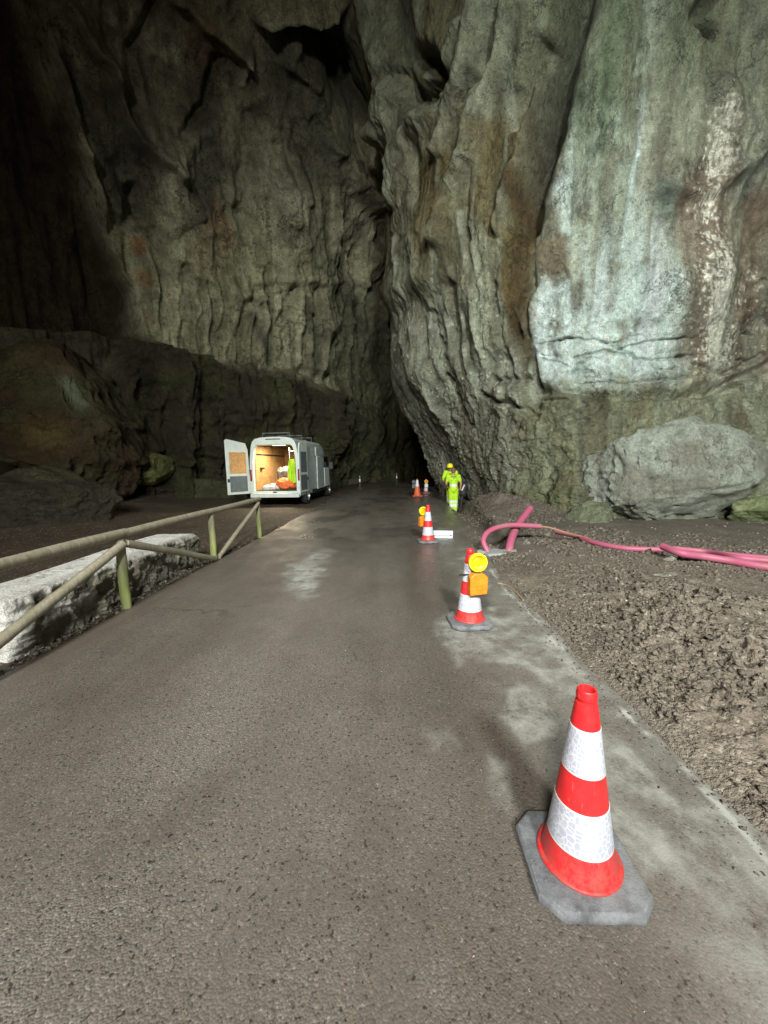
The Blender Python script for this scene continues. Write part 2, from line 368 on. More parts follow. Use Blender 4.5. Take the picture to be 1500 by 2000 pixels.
# rounded knobs on the corner, curtain lip
for (cx, cy, rr, am) in ((840, 720, 30, .35), (900, 700, 28, .3), (865, 790, 34, .4), (1000, 770, 26, .3), (850, 560, 26, .3), (1110, 800, 26, .25), (1260, 770, 30, .3), (830, 480, 30, .25), (1370, 560, 60, .3), (1190, 780, 24, .22)):
    D += am*np.exp(-((u-cx)**2+((v-cy)*.8)**2)/rr**2)
V2 = V + N*D[:, None]
# colours of the rock, darker in its grooves; shade of the top mixed in
st = fbm(s_*1.5, z*.07, z*0, 4); st2 = fbm(s_*4.2+3, z*.10, z*0+2, 3); bl = fbm(x*.7, y*.7, z*.7, 5); bl2 = fbm(x*2.4, y*2.4, z*2.4, 4)
col = np.zeros((len(V), 3)) + np.array((.200, .205, .150))
col = mixc(col, sm(st, -.1, .35)*.75, (.25, .27, .20))
col = mixc(col, sm(st2, .05, .4)*.55, (.36, .39, .30))
col = mixc(col, sm(bl, .0, .35)*.55, (.115, .105, .075))
col = mixc(col, sm(st2, -.05, -.35)*.5, (.085, .082, .06))
och = np.maximum.reduce([area(uw, vw, [(835, 300), (895, 290), (905, 420), (880, 500), (850, 520), (825, 440)], 14)*.8, area(uw, vw, [(955, 250), (1040, 240), (1045, 420), (1035, 480), (985, 480), (940, 420)], 16)*.8,
      area(uw, vw, [(1000, 440), (1045, 470), (1045, 560), (1030, 650), (1045, 690), (1010, 650), (1000, 560)], 9), area(uw, vw, [(860, -50), (920, -50), (915, 90), (880, 160), (850, 120)], 14)])

red = area(uw, vw, [(865, -50), (925, -50), (915, 90), (880, 110)], 12); col = mixc(col, red*.7, (.12, .055, .03))
grn = np.maximum(area(uw, vw, [(1090, -60), (1250, -60), (1220, 120), (1200, 260), (1150, 350), (1110, 330), (1080, 240)], 30)*.8, sm(vw, 330, 40)*sm(u, 950, 1100)*.55)
col = mixc(col, grn*(.55+.4*sm(bl, -.2, .3)), (.095, .165, .085))
olive = area(uw, vw, [(800, 560), (850, 520), (1000, 480), (1030, 560), (900, 560), (830, 600)], 25)
col = mixc(col, olive*.5, (.17, .18, .10))
pale = np.maximum.reduce([line(uw, v, [(1260, -20), (1250, 90), (1240, 160)], 12), line(u, v, [(1150, 300), (1130, 480)], 22)*.7, line(uw, v, [(1180, 480), (1200, 330), (1190, 250)], 20)*.6, line(uw, v, [(1445, 430), (1440, 520)], 8),
       line(u, v, [(955, 520), (960, 600), (975, 690)], 8)*.8, line(u, v, [(1000, 520), (1003, 640)], 7)*.8, line(u, v, [(915, 540), (925, 640), (950, 740)], 6)*.6])
col = mixc(col, pale*.8*sm(bl2+st2*.5, -.35, .15), (.42, .52, .42))
brn = area(uw, vw, [(1300, 400), (1350, 330), (1520, 380), (1600, 720), (1340, 720), (1315, 620)], 25)
col = mixc(col, brn*np.clip(.8+.4*bl+.3*st, 0, 1), (.135, .092, .062)); col = mixc(col, brn*sm(bl2, .1, .4)*.6, (.30, .27, .21))
tp = sm(vw, 300, 120)*sm(u, 1330, 1420); col = mixc(col, tp*.8, (.13, .12, .075))
calc = np.clip(calc*(.95+.5*cst), 0, 1); cm_ = calc*sm(bl2+.5*st, -.75, -.1)
col = mixc(col, cm_, (.58, .69, .67)); col = mixc(col, cm_*sm(st, .05, .35)*.55, (.66, .72, .77)); col = mixc(col, cm_*sm(st2, .1, .4)*.4, (.36, .50, .42))
cup = area(u, v, [(1062, 540), (1050, 480), (1110, 470), (1110, 530), (1085, 560)], 8); col = mixc(col, cup*.8, (.17, .14, .09))
drip = line(u+5*st2, v, [(1400, 230), (1388, 330), (1378, 420), (1378, 520), (1385, 640), (1390, 720)], 34)*(.75+.35*sm(v, 520, 600))
col = mixc(col, drip*.45, (.36, .33, .26)); col = mixc(col, sm(drip*1.05+1.1*fbm(x*24, y*24, z*11, 4)+.3*bl2+.3*sm(v, 480, 560), .66, 1.0), (.68, .68, .58))
spk = sm(vw, 690, 740)*sm(vw, 850, 780)*sm(u, 1300, 1340)
col = mixc(col, spk*sm(fbm(x*5, y*5, z*5, 3), .05, .2)*.8, (.42, .38, .32)); col = mixc(col, spk*sm(fbm(x*5, y*5, z*5, 3), -.05, -.25)*.6, (.09, .07, .05))
apr = lower*sm(u, 985, 1060)
col = mixc(col, apr*(.75+.2*bl), (.165, .175, .095)); col = mixc(col, apr*sm(bl, .02, .3)*.6, (.135, .105, .065)); col = mixc(col, apr*sm(bl2, .25, .5)*.5, (.24, .27, .20))
mossb = sm(z, 1.6, .2)*apr; col = mixc(col, mossb*.65*sm(bl2, -.3, .2), (.10, .125, .045))
crn = lower*(1-sm(u, 985, 1060)); col = mixc(col, crn*.5, (.20, .20, .16))
for (pp, cc) in (([(1500, 290), (1470, 330), (1440, 400)], (.07, .08, .07)), ([(1060, 300), (1075, 200)], (.05, .045, .035)), ([(1395, 60), (1350, 40)], (.05, .045, .035))):
    col = mixc(col, line(uw, v, pp, 12)*.7, cc)
col = mixc(col, line(uw, vw, [(1270, 390), (1285, 425)], 20)*.8, (.13, .17, .14)); col = mixc(col, line(uw, vw, [(1425, 350), (1440, 370)], 22)*.7, (.12, .15, .14))
col = mixc(col, massL*.55*sm(v, 640, 420), (.135, .128, .062)); col = mixc(col, massL*.3, (.14, .14, .09)); col = mixc(col, massL*sm(fbm(s_*1.1+5, z*.09, z*0, 4), -.02, .25)*.7, (.085, .072, .03)); col = mixc(col, massL*sm(st2, .08, .35)*.6, (.28, .30, .21))
col = mixc(col, rb*massL*sm(bl2, -.5, .1)*.6, (.30, .32, .24)); col = mixc(col, dr*dm_*sm(bl2, -.5, .1)*.8, (.36, .39, .31)); col = mixc(col, dg_*dm_*.6, (.07, .062, .035))
col = mixc(col, och*np.clip(.85+.3*bl2+.3*st2, 0, .97), (.100, .068, .016))
col = mixc(col, line(uw, v, [(1022, 330), (1030, 450), (1028, 560), (1018, 640), (1040, 700)], 11)*.9, (.062, .040, .014))
col = mixc(col, line(uw, v, [(1140, -20), (1110, 120), (1088, 190), (1074, 300), (1055, 400)], 19+10*sm(v, 330, 120))*.9, (.022, .020, .015))
col = mixc(col, sm(fbm(s_*2.1+9, z*.05, z*0, 4), .12, .4)*.5*(1-calc), (.30, .33, .25)); col = mixc(col, sm(fbm(s_*1.6+19, z*.06, z*0, 4), .15, .4)*.55*(1-calc), (.075, .068, .042))
col = mixc(col, sm(vw, 330, 60)*.55, (.095, .11, .07))  # darkens the upper wall by colour, adding to the lamps' falloff
col *= (1+.35*fbm(x*6, y*6, z*4, 3))[:, None]
o = grid_mesh('cave_wall', V2, NU, NV, M_WALL, col); tag(o, kind='structure')

# --- the great back wall and vault, one sheet
foot = [(-24, -12), (-23, -3), (-21, 6), (-18.5, 13.5), (-15, 19), (-11, 23.5), (-6.5, 27), (-2.5, 31), (.5, 36), (3.5, 41), (8, 46), (14, 50), (22, 52), (32, 46), (36, 30), (34, 10), (30, -8)]
lev = [-1, 0, 2.5, 5, 8, 11.5, 15.5, 19, 21.5, 23.2, 24.2, 24.6]
pull = [-.01, 0, .02, .03, .03, .05, .12, .22, .38, .56, .76, .97]
cc = np.array((2., -3.))
K = np.array([[(*(np.array(p)*(1-f)+cc*f), z) for z, f in zip(lev, pull)] for p in foot], float)
NU, NV = 900, 560
X = bicat(K, NU, NV); N = normals(X).reshape(-1, 3); V = X.reshape(-1, 3)
cen = np.array((2, 5, 8.)); sg = np.sign(((cen-V)*N).sum(1)); N = N*sg[:, None]
u, v = project(V); x, y, z = V.T
s_ = np.repeat(np.concatenate([[0], np.cumsum(np.linalg.norm(np.diff(X[:, NV//4], axis=0), axis=1))]), NV)
wob = 16*fbm(x*.35, y*.35, z*.35, 3); uw = u+wob; vw = v+16*fbm(x*.35+9, y*.35, z*.35, 3)
wallm = sm(z, 21, 15)
D = 1.9*fbm(x*.07, y*.07, z*.07, 3) + .9*fbm(x*.24+3, y*.24, z*.2, 3) + .9*fbm(x*.17, y*.17, z*.12, 4, True) + .45*fbm(x*.45, y*.45, z*.32, 4, True)
sa_ = 30*np.arctan2(x, np.maximum(y+4, 1.)); D += 1.0*fbm(sa_*.34+.3*fbm(x*.2, y*.2, z*.2, 2), z*.045, z*0, 4, True)*wallm + .35*fbm(sa_*1.0, z*.07, z*0+3, 3, True)*wallm + .20*fbm(x*1.3, y*1.3, z*1.1, 5, True)
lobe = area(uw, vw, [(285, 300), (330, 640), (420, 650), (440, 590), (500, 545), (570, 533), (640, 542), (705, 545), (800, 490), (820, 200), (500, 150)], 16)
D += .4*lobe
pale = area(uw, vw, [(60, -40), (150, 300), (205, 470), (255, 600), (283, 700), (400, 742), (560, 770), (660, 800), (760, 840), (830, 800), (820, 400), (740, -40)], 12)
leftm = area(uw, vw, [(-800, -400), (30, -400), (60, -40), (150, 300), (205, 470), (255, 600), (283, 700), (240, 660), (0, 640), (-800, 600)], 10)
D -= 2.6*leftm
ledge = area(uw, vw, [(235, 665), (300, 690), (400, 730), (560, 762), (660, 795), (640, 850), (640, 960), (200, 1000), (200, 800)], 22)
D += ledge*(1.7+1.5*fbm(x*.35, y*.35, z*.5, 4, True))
for pts, wd, am in (([(256, 372), (262, 412)], 14, 1.6), ([(370, 430), (350, 445), (335, 465)], 9, .35), ([(355, 360), (365, 320), (385, 290)], 26, .8), ([(640, 60), (680, 110), (675, 160)], 38, 2.8), ([(530, 50), (600, 45), (650, 70)], 12, 1.0),
                    ([(440, 400), (420, 405), (455, 415)], 12, .5), ([(690, 330), (694, 345)], 6, .6), ([(720, 160), (770, 240), (760, 330), (800, 420)], 18, 1.2), ([(480, 230), (470, 330)], 26, .7), ([(720, 110), (690, 190), (700, 260)], 20, 1.2), ([(90, 90), (120, 200), (150, 280)], 10, .8), ([(430, 120), (400, 200), (350, 260)], 12, .8), ([(300, 20), (260, 90)], 12, .7), ([(480, 560), (450, 620), (430, 700)], 7, .4), ([(540, 560), (525, 640)], 7, .6), ([(590, 560), (585, 700)], 6, .5), ([(400, 600), (405, 730)], 8, .5), ([(340, 520), (345, 700)], 8, .5)):
    D -= am*line(u+9*fbm(x*.8, y*.8, z*.8, 2), v, pts, wd)
for pts, wd, am in (([(430, 650), (445, 592), (500, 548), (570, 536), (640, 545), (700, 548)], 11, .3), ([(455, 660), (470, 600), (520, 560)], 6, .3), ([(205, 110), (225, 200), (260, 270), (330, 330)], 12, .9), ([(480, 110), (470, 160)], 9, .6),
                    ([(55, 0), (120, 170), (160, 310), (205, 460), (262, 620), (280, 700)], 13, 1.0), ([(520, 300), (545, 370), (540, 420)], 12, .6), ([(560, 300), (570, 380)], 10, .5), ([(612, 560), (615, 720)], 14, .6), ([(520, 20), (580, 0), (640, 20)], 26, 1.6), ([(575, 70), (560, 110), (600, 140)], 20, .9), ([(640, 260), (670, 330), (740, 420)], 22, .9), ([(730, 40), (745, 150), (735, 260)], 22, 1.4), ([(350, 0), (420, 60), (480, 100)], 16, .9), ([(130, 0), (180, 90), (240, 170)], 16, .8)):
    D += am*line(u+9*fbm(x*.8, y*.8, z*.8, 2), v, pts, wd)
dr = np.zeros(len(V)); dg_ = np.zeros(len(V)); st0 = fbm(x*.6, y*.6, z*.6, 3); rr_ = random.Random(9)
for k in range(19):
    x0 = 292+k*22+rr_.uniform(-7, 7); y0 = (470 if k < 6 else 575)+rr_.uniform(-50, 60); y1_ = 690+3.2*k+rr_.uniform(-60, 60); wd_ = rr_.uniform(3.5, 7.5)
    pl_ = [(x0-6+rr_.uniform(-6, 6), y0), (x0, y0+.4*(y1_-y0)), (x0+rr_.uniform(-4, 8), y1_)]
    dr = np.maximum(dr, line(u+8*st0, v, pl_, wd_)*rr_.uniform(.5, 1)); dg_ = np.maximum(dg_, line(u+8*st0, v, [(a_+10, b_) for a_, b_ in pl_], 4))
D += (.34*dr - .25*dg_)*sm(fbm(x*.4+7, y*.4, z*.3, 3), -.4, .3)
V2 = V + N*D[:, None]
st = fbm(s_*.7, z*.05, z*0, 4); st2 = fbm(s_*2+3, z*.07, z*0+2, 3); bl = fbm(x*.25, y*.25, z*.25, 5); bl2 = fbm(x*.9, y*.9, z*.9, 4)
col = np.zeros((len(V), 3)) + np.array((.085, .080, .055))
col = mixc(col, pale*.85, (.265, .270, .190)); col = mixc(col, dr*.8*sm(bl2_ := fbm(x*.9, y*.9, z*.9, 4), -.6, .1), (.42, .43, .32)); col = mixc(col, dg_*.6*pale, (.09, .09, .055))
col = mixc(col, pale*sm(st2, .0, .3)*.7, (.38, .385, .29))
col = mixc(col, lobe*sm(bl, -.15, .2)*.55, (.33, .33, .26))
col = mixc(col, sm(bl, .05, .35)*.6*(1-lobe*.5), (.075, .07, .048)); col = mixc(col, sm(bl2, .15, .5)*.4, (.06, .052, .035))
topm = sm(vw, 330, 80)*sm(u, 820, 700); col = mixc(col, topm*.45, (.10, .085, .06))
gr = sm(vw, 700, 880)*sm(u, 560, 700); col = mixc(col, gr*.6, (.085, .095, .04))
col = mixc(col, ledge*.9, (.026, .023, .012)); col = mixc(col, ledge*sm(bl2, .0, .3)*.6, (.048, .052, .020)); col = mixc(col, leftm*.8, (.036, .024, .014))  # mossy ledge, its shade mixed into the dark colour too
col = mixc(col, area(uw, vw, [(640, 560), (700, 640), (830, 560), (900, 900), (900, 1000), (640, 1000), (640, 800)], 40)*.72, (.040, .042, .022)); col = mixc(col, area(uw, vw, [(470, 130), (640, 90), (720, 200), (640, 340), (560, 300), (480, 260)], 30)*sm(bl, -.3, .2)*.6, (.07, .055, .035))  # far recess towards the tunnel: shade put into the rock colour
for (cx, cy, rr, cl, a) in ((400, 420, 26, (.30, .16, .08), .8), (425, 455, 18, (.28, .17, .09), .6), (262, 475, 13, (.32, .17, .09), .8), (268, 540, 14, (.28, .16, .08), .7), (278, 630, 10, (.28, .16, .08), .7),
                            (400, 90, 45, (.13, .075, .05), .6), (700, 400, 55, (.24, .22, .18), .6), (390, 480, 50, (.22, .18, .12), .6), (345, 100, 16, (.27, .27, .22), .6), (640, 110, 14, (.2, .18, .2), .5),
                            (300, 100, 60, (.16, .16, .12), .5), (540, 360, 26, (.30, .29, .24), .7), (240, 330, 60, (.08, .08, .085), .6)):
    col = mixc(col, a*np.exp(-(((uw-cx)/rr)**2+((vw-cy)/(rr*1.6))**2)**2), cl)
for pl, wd in (([(55, 0), (110, 150), (160, 310), (205, 440), (275, 640)], 13), ([(205, 120), (240, 220), (300, 300), (335, 345)], 13), ([(300, 350), (310, 500), (330, 680)], 12), ([(345, 540), (380, 640), (395, 720)], 10), ([(520, 555), (470, 580), (440, 610), (425, 700)], 8),
        ([(470, 600), (480, 730)], 7), ([(520, 570), (545, 640), (565, 740)], 7), ([(605, 555), (615, 740)], 17), ([(540, 280), (560, 340), (555, 420)], 15), ([(620, 360), (640, 460), (665, 530)], 24), ([(700, 420), (740, 500)], 26), ([(500, 545), (570, 534), (640, 543), (705, 546)], 7), ([(480, 100), (468, 160)], 7), ([(690, 230), (720, 300), (700, 380)], 22), ([(250, 30), (330, 110)], 30)):
    col = mixc(col, line(uw, v, pl, wd)*.65*sm(st2+bl2*.6, -.35, .1), (.38, .375, .29))
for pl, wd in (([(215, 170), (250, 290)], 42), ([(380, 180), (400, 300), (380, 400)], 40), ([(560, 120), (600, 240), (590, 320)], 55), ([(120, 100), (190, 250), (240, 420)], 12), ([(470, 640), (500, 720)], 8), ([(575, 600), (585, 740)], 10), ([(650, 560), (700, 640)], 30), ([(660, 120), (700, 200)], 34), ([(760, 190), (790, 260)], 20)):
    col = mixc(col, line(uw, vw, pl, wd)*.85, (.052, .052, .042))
col = mixc(col, sm(fbm(s_*1.1+7, z*.08, z*0, 4), .1, .35)*.5*pale, (.10, .098, .068))
col = col*1.38*(1+.45*fbm(x*2.5, y*2.5, z*2, 3))[:, None]*np.array((1., 1.0, .88))
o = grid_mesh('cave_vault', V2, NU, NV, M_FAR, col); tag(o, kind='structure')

# ------------------------------------------------------------------ ground, road, dirt
YR = np.array([-3, 0, 5, 6.2, 8, 10, 12.7, 16, 20, 28, 37, 48]); 
XRr = np.array([1.62, 1.60, 1.60, 1.68, 1.86, 2.05, 2.30, 2.55, 2.75, 3.0, 4.6, 9.5]); XLl = np.array([-3.05, -3.05, -2.95, -2.93, -2.8, -2.7, -2.65, -2.55, -2.35, -1.7, -.3, 4.0])
def xr(y): return np.interp(y, YR, XRr)
def xl(y): return np.interp(y, YR, XLl)
g1 = np.concatenate([np.arange(-60, -12, 3), np.arange(-12, 26, .11), np.arange(26, 61, 2.)]); g2 = np.concatenate([np.arange(-60, -6, 3), np.arange(-6, 30, .16), np.arange(30, 62, 1.)])
A, B = np.meshgrid(g1, g2, indexing='ij'); ax, ay = A.ravel(), B.ravel()
off = sm(ax, xl(ay)-.15, xl(ay)-1.2) + sm(ax, xr(ay)+.3, xr(ay)+1.5)
az = -.014 + off*(.05*fbm(ax*.6, ay*.6, ax*0, 4)+.012*fbm(ax*5, ay*5, ax*0, 3))
trench = sm(ax, xr(ay)+.02, xr(ay)+.2)*sm(ax, xr(ay)+1.5, xr(ay)+.9)*sm(ay, 6.0, 8)
az = az - .6*trench*1.0
az = az - .25*sm(ax, xr(ay)+.05, xr(ay)+.4)*sm(ay, 25, 20)
rub = sm(ax, -6.5, -11)*sm(ay, 0, 4); az += rub*(.3+.4*fbm(ax*.35, ay*.35, ax*0+4, 4))
wg = np.ones((len(ax), 3))*(1+.3*fbm(ax*.5, ay*.5, ax*0+3, 4))[:, None]
o = grid_mesh('ground', np.stack([ax, ay, az], 1), len(g1), len(g2), M_FLOOR, wg); tag(o, kind='structure')
# road
ty = np.concatenate([np.arange(-3, 4, .03), np.arange(4, 12, .06), np.arange(12, 48, .2)]); tx = np.linspace(0, 1, 180)
A, B = np.meshgrid(tx, ty, indexing='ij'); tt, ay = A.ravel(), B.ravel()
wv = .035*fbm(ay*1.1, ay*0, ay*0, 4)+.012*fbm(ay*7, ay*0, ay*0+3, 3); L_, R_ = xl(ay)+wv*2, xr(ay)+wv+.02
ax = L_+(R_-L_)*tt; az = .004+.006*fbm(ax*.9, ay*.9, ax*0, 3)+.0012*fbm(ax*12, ay*12, ax*0, 2)
ed = R_-ax; u, v = project(np.stack([ax, ay, az], 1))
nz = fbm(ax*1.3, ay*.8, ax*0, 5); nz2 = fbm(ax*4, ay*4, ax*0+2, 4)
dust = sm(ed+.35*nz, 1.0, .55)*(.22+.5*sm(nz2+nz*.7, -.1, .3)) * sm(ay, 14, 9)
dust = np.maximum(dust, 2.2*sm(np.abs(ed-.10-.03*nz2), .032, .0)*sm(nz+.5*nz2, -.15, .1)*sm(ay, 7, 5))
for pg, a in (([(1085, 1225), (1130, 1290), (1160, 1335), (1120, 1320), (1060, 1270)], 1.), ([(1190, 1560), (1300, 1640), (1330, 1700), (1250, 1720), (1180, 1640)], .95), ([(1000, 1330), (1060, 1370), (1080, 1440), (1030, 1460), (985, 1400)], .8), ([(880, 1180), (960, 1200), (1000, 1250), (900, 1300), (860, 1220)], .7),
              ([(810, 1000), (835, 985), (850, 1020), (840, 1040)], .9), ([(850, 1010), (900, 1015), (890, 1025), (840, 1020)], .9), ([(640, 985), (690, 962), (740, 958), (700, 985)], .5), ([(950, 1480), (1000, 1500), (1010, 1600), (960, 1560)], .6), ([(815, 1425), (880, 1430), (890, 1470), (840, 1475)], .35), ([(790, 985), (870, 975), (880, 990), (800, 995)], .6)):
    dust = np.maximum(dust, a*area(u+22*nz2, v+18*nz, pg, 12))
# pale splash on the worn patch at middle left
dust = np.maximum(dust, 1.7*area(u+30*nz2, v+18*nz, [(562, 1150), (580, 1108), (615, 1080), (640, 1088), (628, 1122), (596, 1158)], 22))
dust = np.maximum(dust, .6*line(u, v, [(500, 1018), (560, 1000), (640, 972)], 4)*sm(nz2, -.3, .1)); dust = np.maximum(dust, .55*line(u, v, [(600, 1010), (680, 978), (740, 955)], 5)*sm(nz2, -.3, .1))
wet = np.clip(sm(ay, 5, 9)*sm(nz, -.15, .25)*.9, 0, 1); wet = np.maximum(wet, .8*area(u, v, [(790, 1060), (900, 1060), (880, 1200), (800, 1180)], 20))
mud = np.clip(sm(ax-L_, .45, .0)*.9 + .75*sm(ay, 9, 13)*sm(nz, .2, -.2) + .25*sm(nz, .1, .4) + sm(ed, .8, .1)*sm(ay, 6, 8)*.8, 0, 1)
o = grid_mesh('road', np.stack([ax, ay, az], 1), len(tx), len(ty), M_ROAD, np.stack([np.clip(dust, 0, 1), wet, mud], 1)); tag(o, kind='structure')
trk = np.clip(np.exp(-((ax+1.12+.10*nz)/.33)**2)*sm(nz+nz2*.6, -.5, .15)*sm(ay, 6, 4)+.35*sm(nz+.5*nz2, .1, .4)*sm(ax, 1., .5)+sm(ay, 5, 6)*.2, 0, 1)
ca = o.data.color_attributes['Col']; c4 = np.zeros((len(ax), 4), np.float32); c4[:, 0] = np.clip(dust, 0, 2.2); c4[:, 1] = wet; c4[:, 2] = mud; c4[:, 3] = trk; ca.data.foreach_set('color', c4.ravel())
# dug-up dirt verge
ty = np.concatenate([np.arange(-.6, 3.2, .014), np.arange(3.2, 7, .025), np.arange(7, 13, .05), np.arange(13, 26, .12)]); tx = np.linspace(0, 1, 560)**1.35
A, B = np.meshgrid(tx, ty, indexing='ij'); tt, ay = A.ravel(), B.ravel(); e0 = xr(ay)-.03+.05*fbm(ay*1.7, ay*0, ay*0, 4)
ax = e0+(11.5-.2*np.minimum(ay, 20))*tt; ed = ax-e0
rough = sm(ed, -.02, .15); gy = G(1250, 1100)
lumps = fbm(ax*2.2, ay*2.2, ax*0, 4); fine = fbm(ax*17, ay*17, ax*0, 5, False, .65)*1.6; med = fbm(ax*5.5, ay*5.5, ax*0+7, 4, True)
grav = sm(ay, 7.2, 5.8)*sm(ed, 3.6+.8*ay*.3, 2.6)                    # churned earth; further off the flat stony floor
az = rough*(.02+.018*lumps + (.005+.006*grav)*fine*.7 + .006*grav*med + .03*sm(ed, 0, .5))
for (px, py, h, r) in ((1370, 1205, .17, .75), (1290, 1250, .08, .4), (1480, 1330, .10, .6), (1180, 1130, .05, .5), (1420, 1420, .05, .4)):
    c = G(px, py); az += h*np.exp(-((ax-c.x)**2+(ay-c.y)**2)/r**2)*(1+.5*med+.35*fine)
def bump(cx, cy, rx, ry, h, k=1): return h*np.exp(-(((ax-cx)/rx)**2+((ay-cy)/ry)**2)**k)*(1+.25*lumps+.18*med)
az += bump(3.75, 12.6, .8, 1.5, .45, 1.3); az += bump(2.75, 9.2, .5, 1.1, .16); az += bump(4.6, 11.4, 1.0, .8, .25)
tc = xr(ay)+.42+.0*ay; twd = .20+.10*sm(ay, 9, 12)
tr = np.exp(-((ax-tc-.05*fbm(ay*1.5, ay*0, ay*0, 3))/twd)**4)*sm(ay, 6.2, 7.6)
depth = np.interp(ay, [6, 8, 10, 12.5, 14, 19, 22], [0, .16, .22, .25, .36, .36, 0]); az = az*(1-.6*tr) - tr*depth
az = np.where(ed < .01, -.02, az)
uu, vv = project(np.stack([ax, ay, az], 1))
wg = np.ones((len(ax), 3)); gg = (1-grav)*sm(ay, 13, 10); wg = mixc(wg, gg*.75*sm(lumps, -.6, .1), (.75, .80, .85)); wg *= (1+.35*lumps+.15*fine)[:, None]
wg = mixc(wg, sm(ed, .22, .02)*.6, (1.1, 1.15, 1.2))
dcol = wg
V = np.stack([ax, ay, az], 1)
me = grid_mesh('dirt', V, len(tx), len(ty), M_DIRT, None); tag(me, kind='structure')
ca = me.data.color_attributes.new('Col', 'FLOAT_COLOR', 'POINT'); c4 = np.ones((len(V), 4), np.float32); c4[:, :3] = np.clip(wg, .2, 1.8); ca.data.foreach_set('color', c4.ravel())
DX, DY, DZ = ax.reshape(len(tx), -1), ay.reshape(len(tx), -1), az.reshape(len(tx), -1)
def dz(px_, py_):                       # height of the dirt
    j = int(np.clip(np.searchsorted(ty, py_), 0, len(ty)-1)); i = int(np.clip(np.searchsorted(DX[:, j], px_), 0, len(tx)-1)); return float(DZ[i, j])

# clods and chips: too many to count
def scatter(name, n, xs, ys, sizes, mat, colf, lvl, zf, sink=.3):
    b = bmesh.new(); bmesh.ops.create_icosphere(b, subdivisions=lvl, radius=1); bv = np.array([q.co[:] for q in b.verts]); bf = np.array([[q.index for q in f.verts] for f in b.faces]); b.free()
    k = len(bv); sh = bv[None]*(1+.40*rng.standard_normal((n, k, 1)))
    sh = sh*rng.uniform(.6, 1.25, (n, 1, 3)); a = rng.uniform(0, 6.28, n); ca_, sa = np.cos(a), np.sin(a)
    t = rng.normal(0, .5, n); ct, st_ = np.cos(t), np.sin(t)
    X_, Y_, Z_ = sh[..., 0], sh[..., 1], sh[..., 2]*.75
    X_, Z_ = X_*ct[:, None]-Z_*st_[:, None], X_*st_[:, None]+Z_*ct[:, None]
    X_, Y_ = X_*ca_[:, None]-Y_*sa[:, None], X_*sa[:, None]+Y_*ca_[:, None]
    s = sizes[:, None]; zz = np.array([zf(p, q) for p, q in zip(xs, ys)])
    VV = np.stack([X_*s+xs[:, None], Y_*s+ys[:, None], Z_*s+(zz+sizes*(.5-sink))[:, None]], 2).reshape(-1, 3)
    FF = (bf[None]+(np.arange(n)*k)[:, None, None]).reshape(-1, 3)
    cl = np.repeat(colf(n), k, 0)
    o = raw_mesh(name, VV, FF, mat, None, smooth=False)
    ca = o.data.color_attributes.new('Col', 'FLOAT_COLOR', 'POINT'); c4 = np.ones((len(VV), 4), np.float32); c4[:, :3] = cl; ca.data.foreach_set('color', c4.ravel())
    return o
def clodcol(n): return np.clip(rng.normal(1, .22, (n, 1))*np.array([[1, 1, 1]]), .5, 1.7)
n = 30000; ys = .3+rng.random(n)**1.3*7.5; xs = xr(ys)+.05+rng.random(n)**1.25*(1.6+ys*.75)
cl = fbm(xs*1.6, ys*1.6, xs*0+1, 3); keep = (cl > -.05+.5*rng.random(n)-.25); xs, ys = xs[keep], ys[keep]; n = len(xs)
sz = .003+.017*rng.random(n)**3; sz *= (1+.10*ys)
tag(scatter('clods', n, xs, ys, sz, M_CLOD, clodcol, 1, dz), 'crumbled brown clods and grit strewn over the dug verge', kind='stuff')
n = 1500; ys = .5+rng.random(n)**1.2*8; xs = xr(ys)+.04-np.abs(rng.normal(0, .13, n)); sz = (.002+.006*rng.random(n)**3)*(1+.08*ys)
tag(scatter('spilt_soil', n, xs, ys, sz, M_CLOD, clodcol, 1, lambda a, b: .009, .1), 'crumbs of soil spilt onto the right edge of the asphalt', kind='stuff')
n = 7000; ys = 6+rng.random(n)*11; xs = xr(ys)+.1+rng.random(n)*3.2; cl = fbm(xs*1.2, ys*1.2, xs*0+6, 3); keep = (cl > -.1) & (xs < 5.2); xs, ys = xs[keep], ys[keep]; n = len(xs); sz = .012+.035*rng.random(n)**3
tag(scatter('mound_clods', n, xs, ys, sz, M_CLOD, clodcol, 1, dz), 'earth clods over the spoil mound and trench below the wall', kind='stuff')
n = 420; ys = .6+rng.random(n)**.9*10; xs = xr(ys)+.08+rng.random(n)*(1.6+ys*.8); sz = (.004+.011*rng.random(n)**2.5)*(1+.10*ys)
tag(scatter('lime_chips', n, xs, ys, sz, M_CLOD, lambda n: np.clip(rng.normal(2.7, .4, (n, 1)), 1.5, 3.6)*np.array([[1, 1.03, 1.08]]), 1, dz), 'pale limestone chips scattered on the dirt', kind='stuff')
n = 900; ys = 2.2+rng.random(n)*8; xs = xl(ys)-.02-np.abs(rng.normal(0, .10, n)); sz = .006+.016*rng.random(n)**2.5
tag(scatter('edge_rubble', n, xs, ys, sz, M_CLOD, lambda n: np.clip(rng.normal(1.2, .5, (n, 1)), .5, 3)*np.array([[1, 1, 1]]), 1, lambda a, b: 0), 'grit and crumbs gathered along the left road edge', kind='stuff')
n = 260; ys = .7+rng.random(n)**1.6*9; xs = -2.6+rng.random(n)*4.2; sz = .0022+.003*rng.random(n)**2
tag(scatter('road_grit', n, xs, ys, sz, M_CLOD, lambda n: np.clip(rng.normal(2.2, .6, (n, 1)), .7, 3.6)*np.array([[1, 1, 1]]), 1, lambda a, b: .006, 0), 'small pale grit lying on the asphalt', kind='stuff')

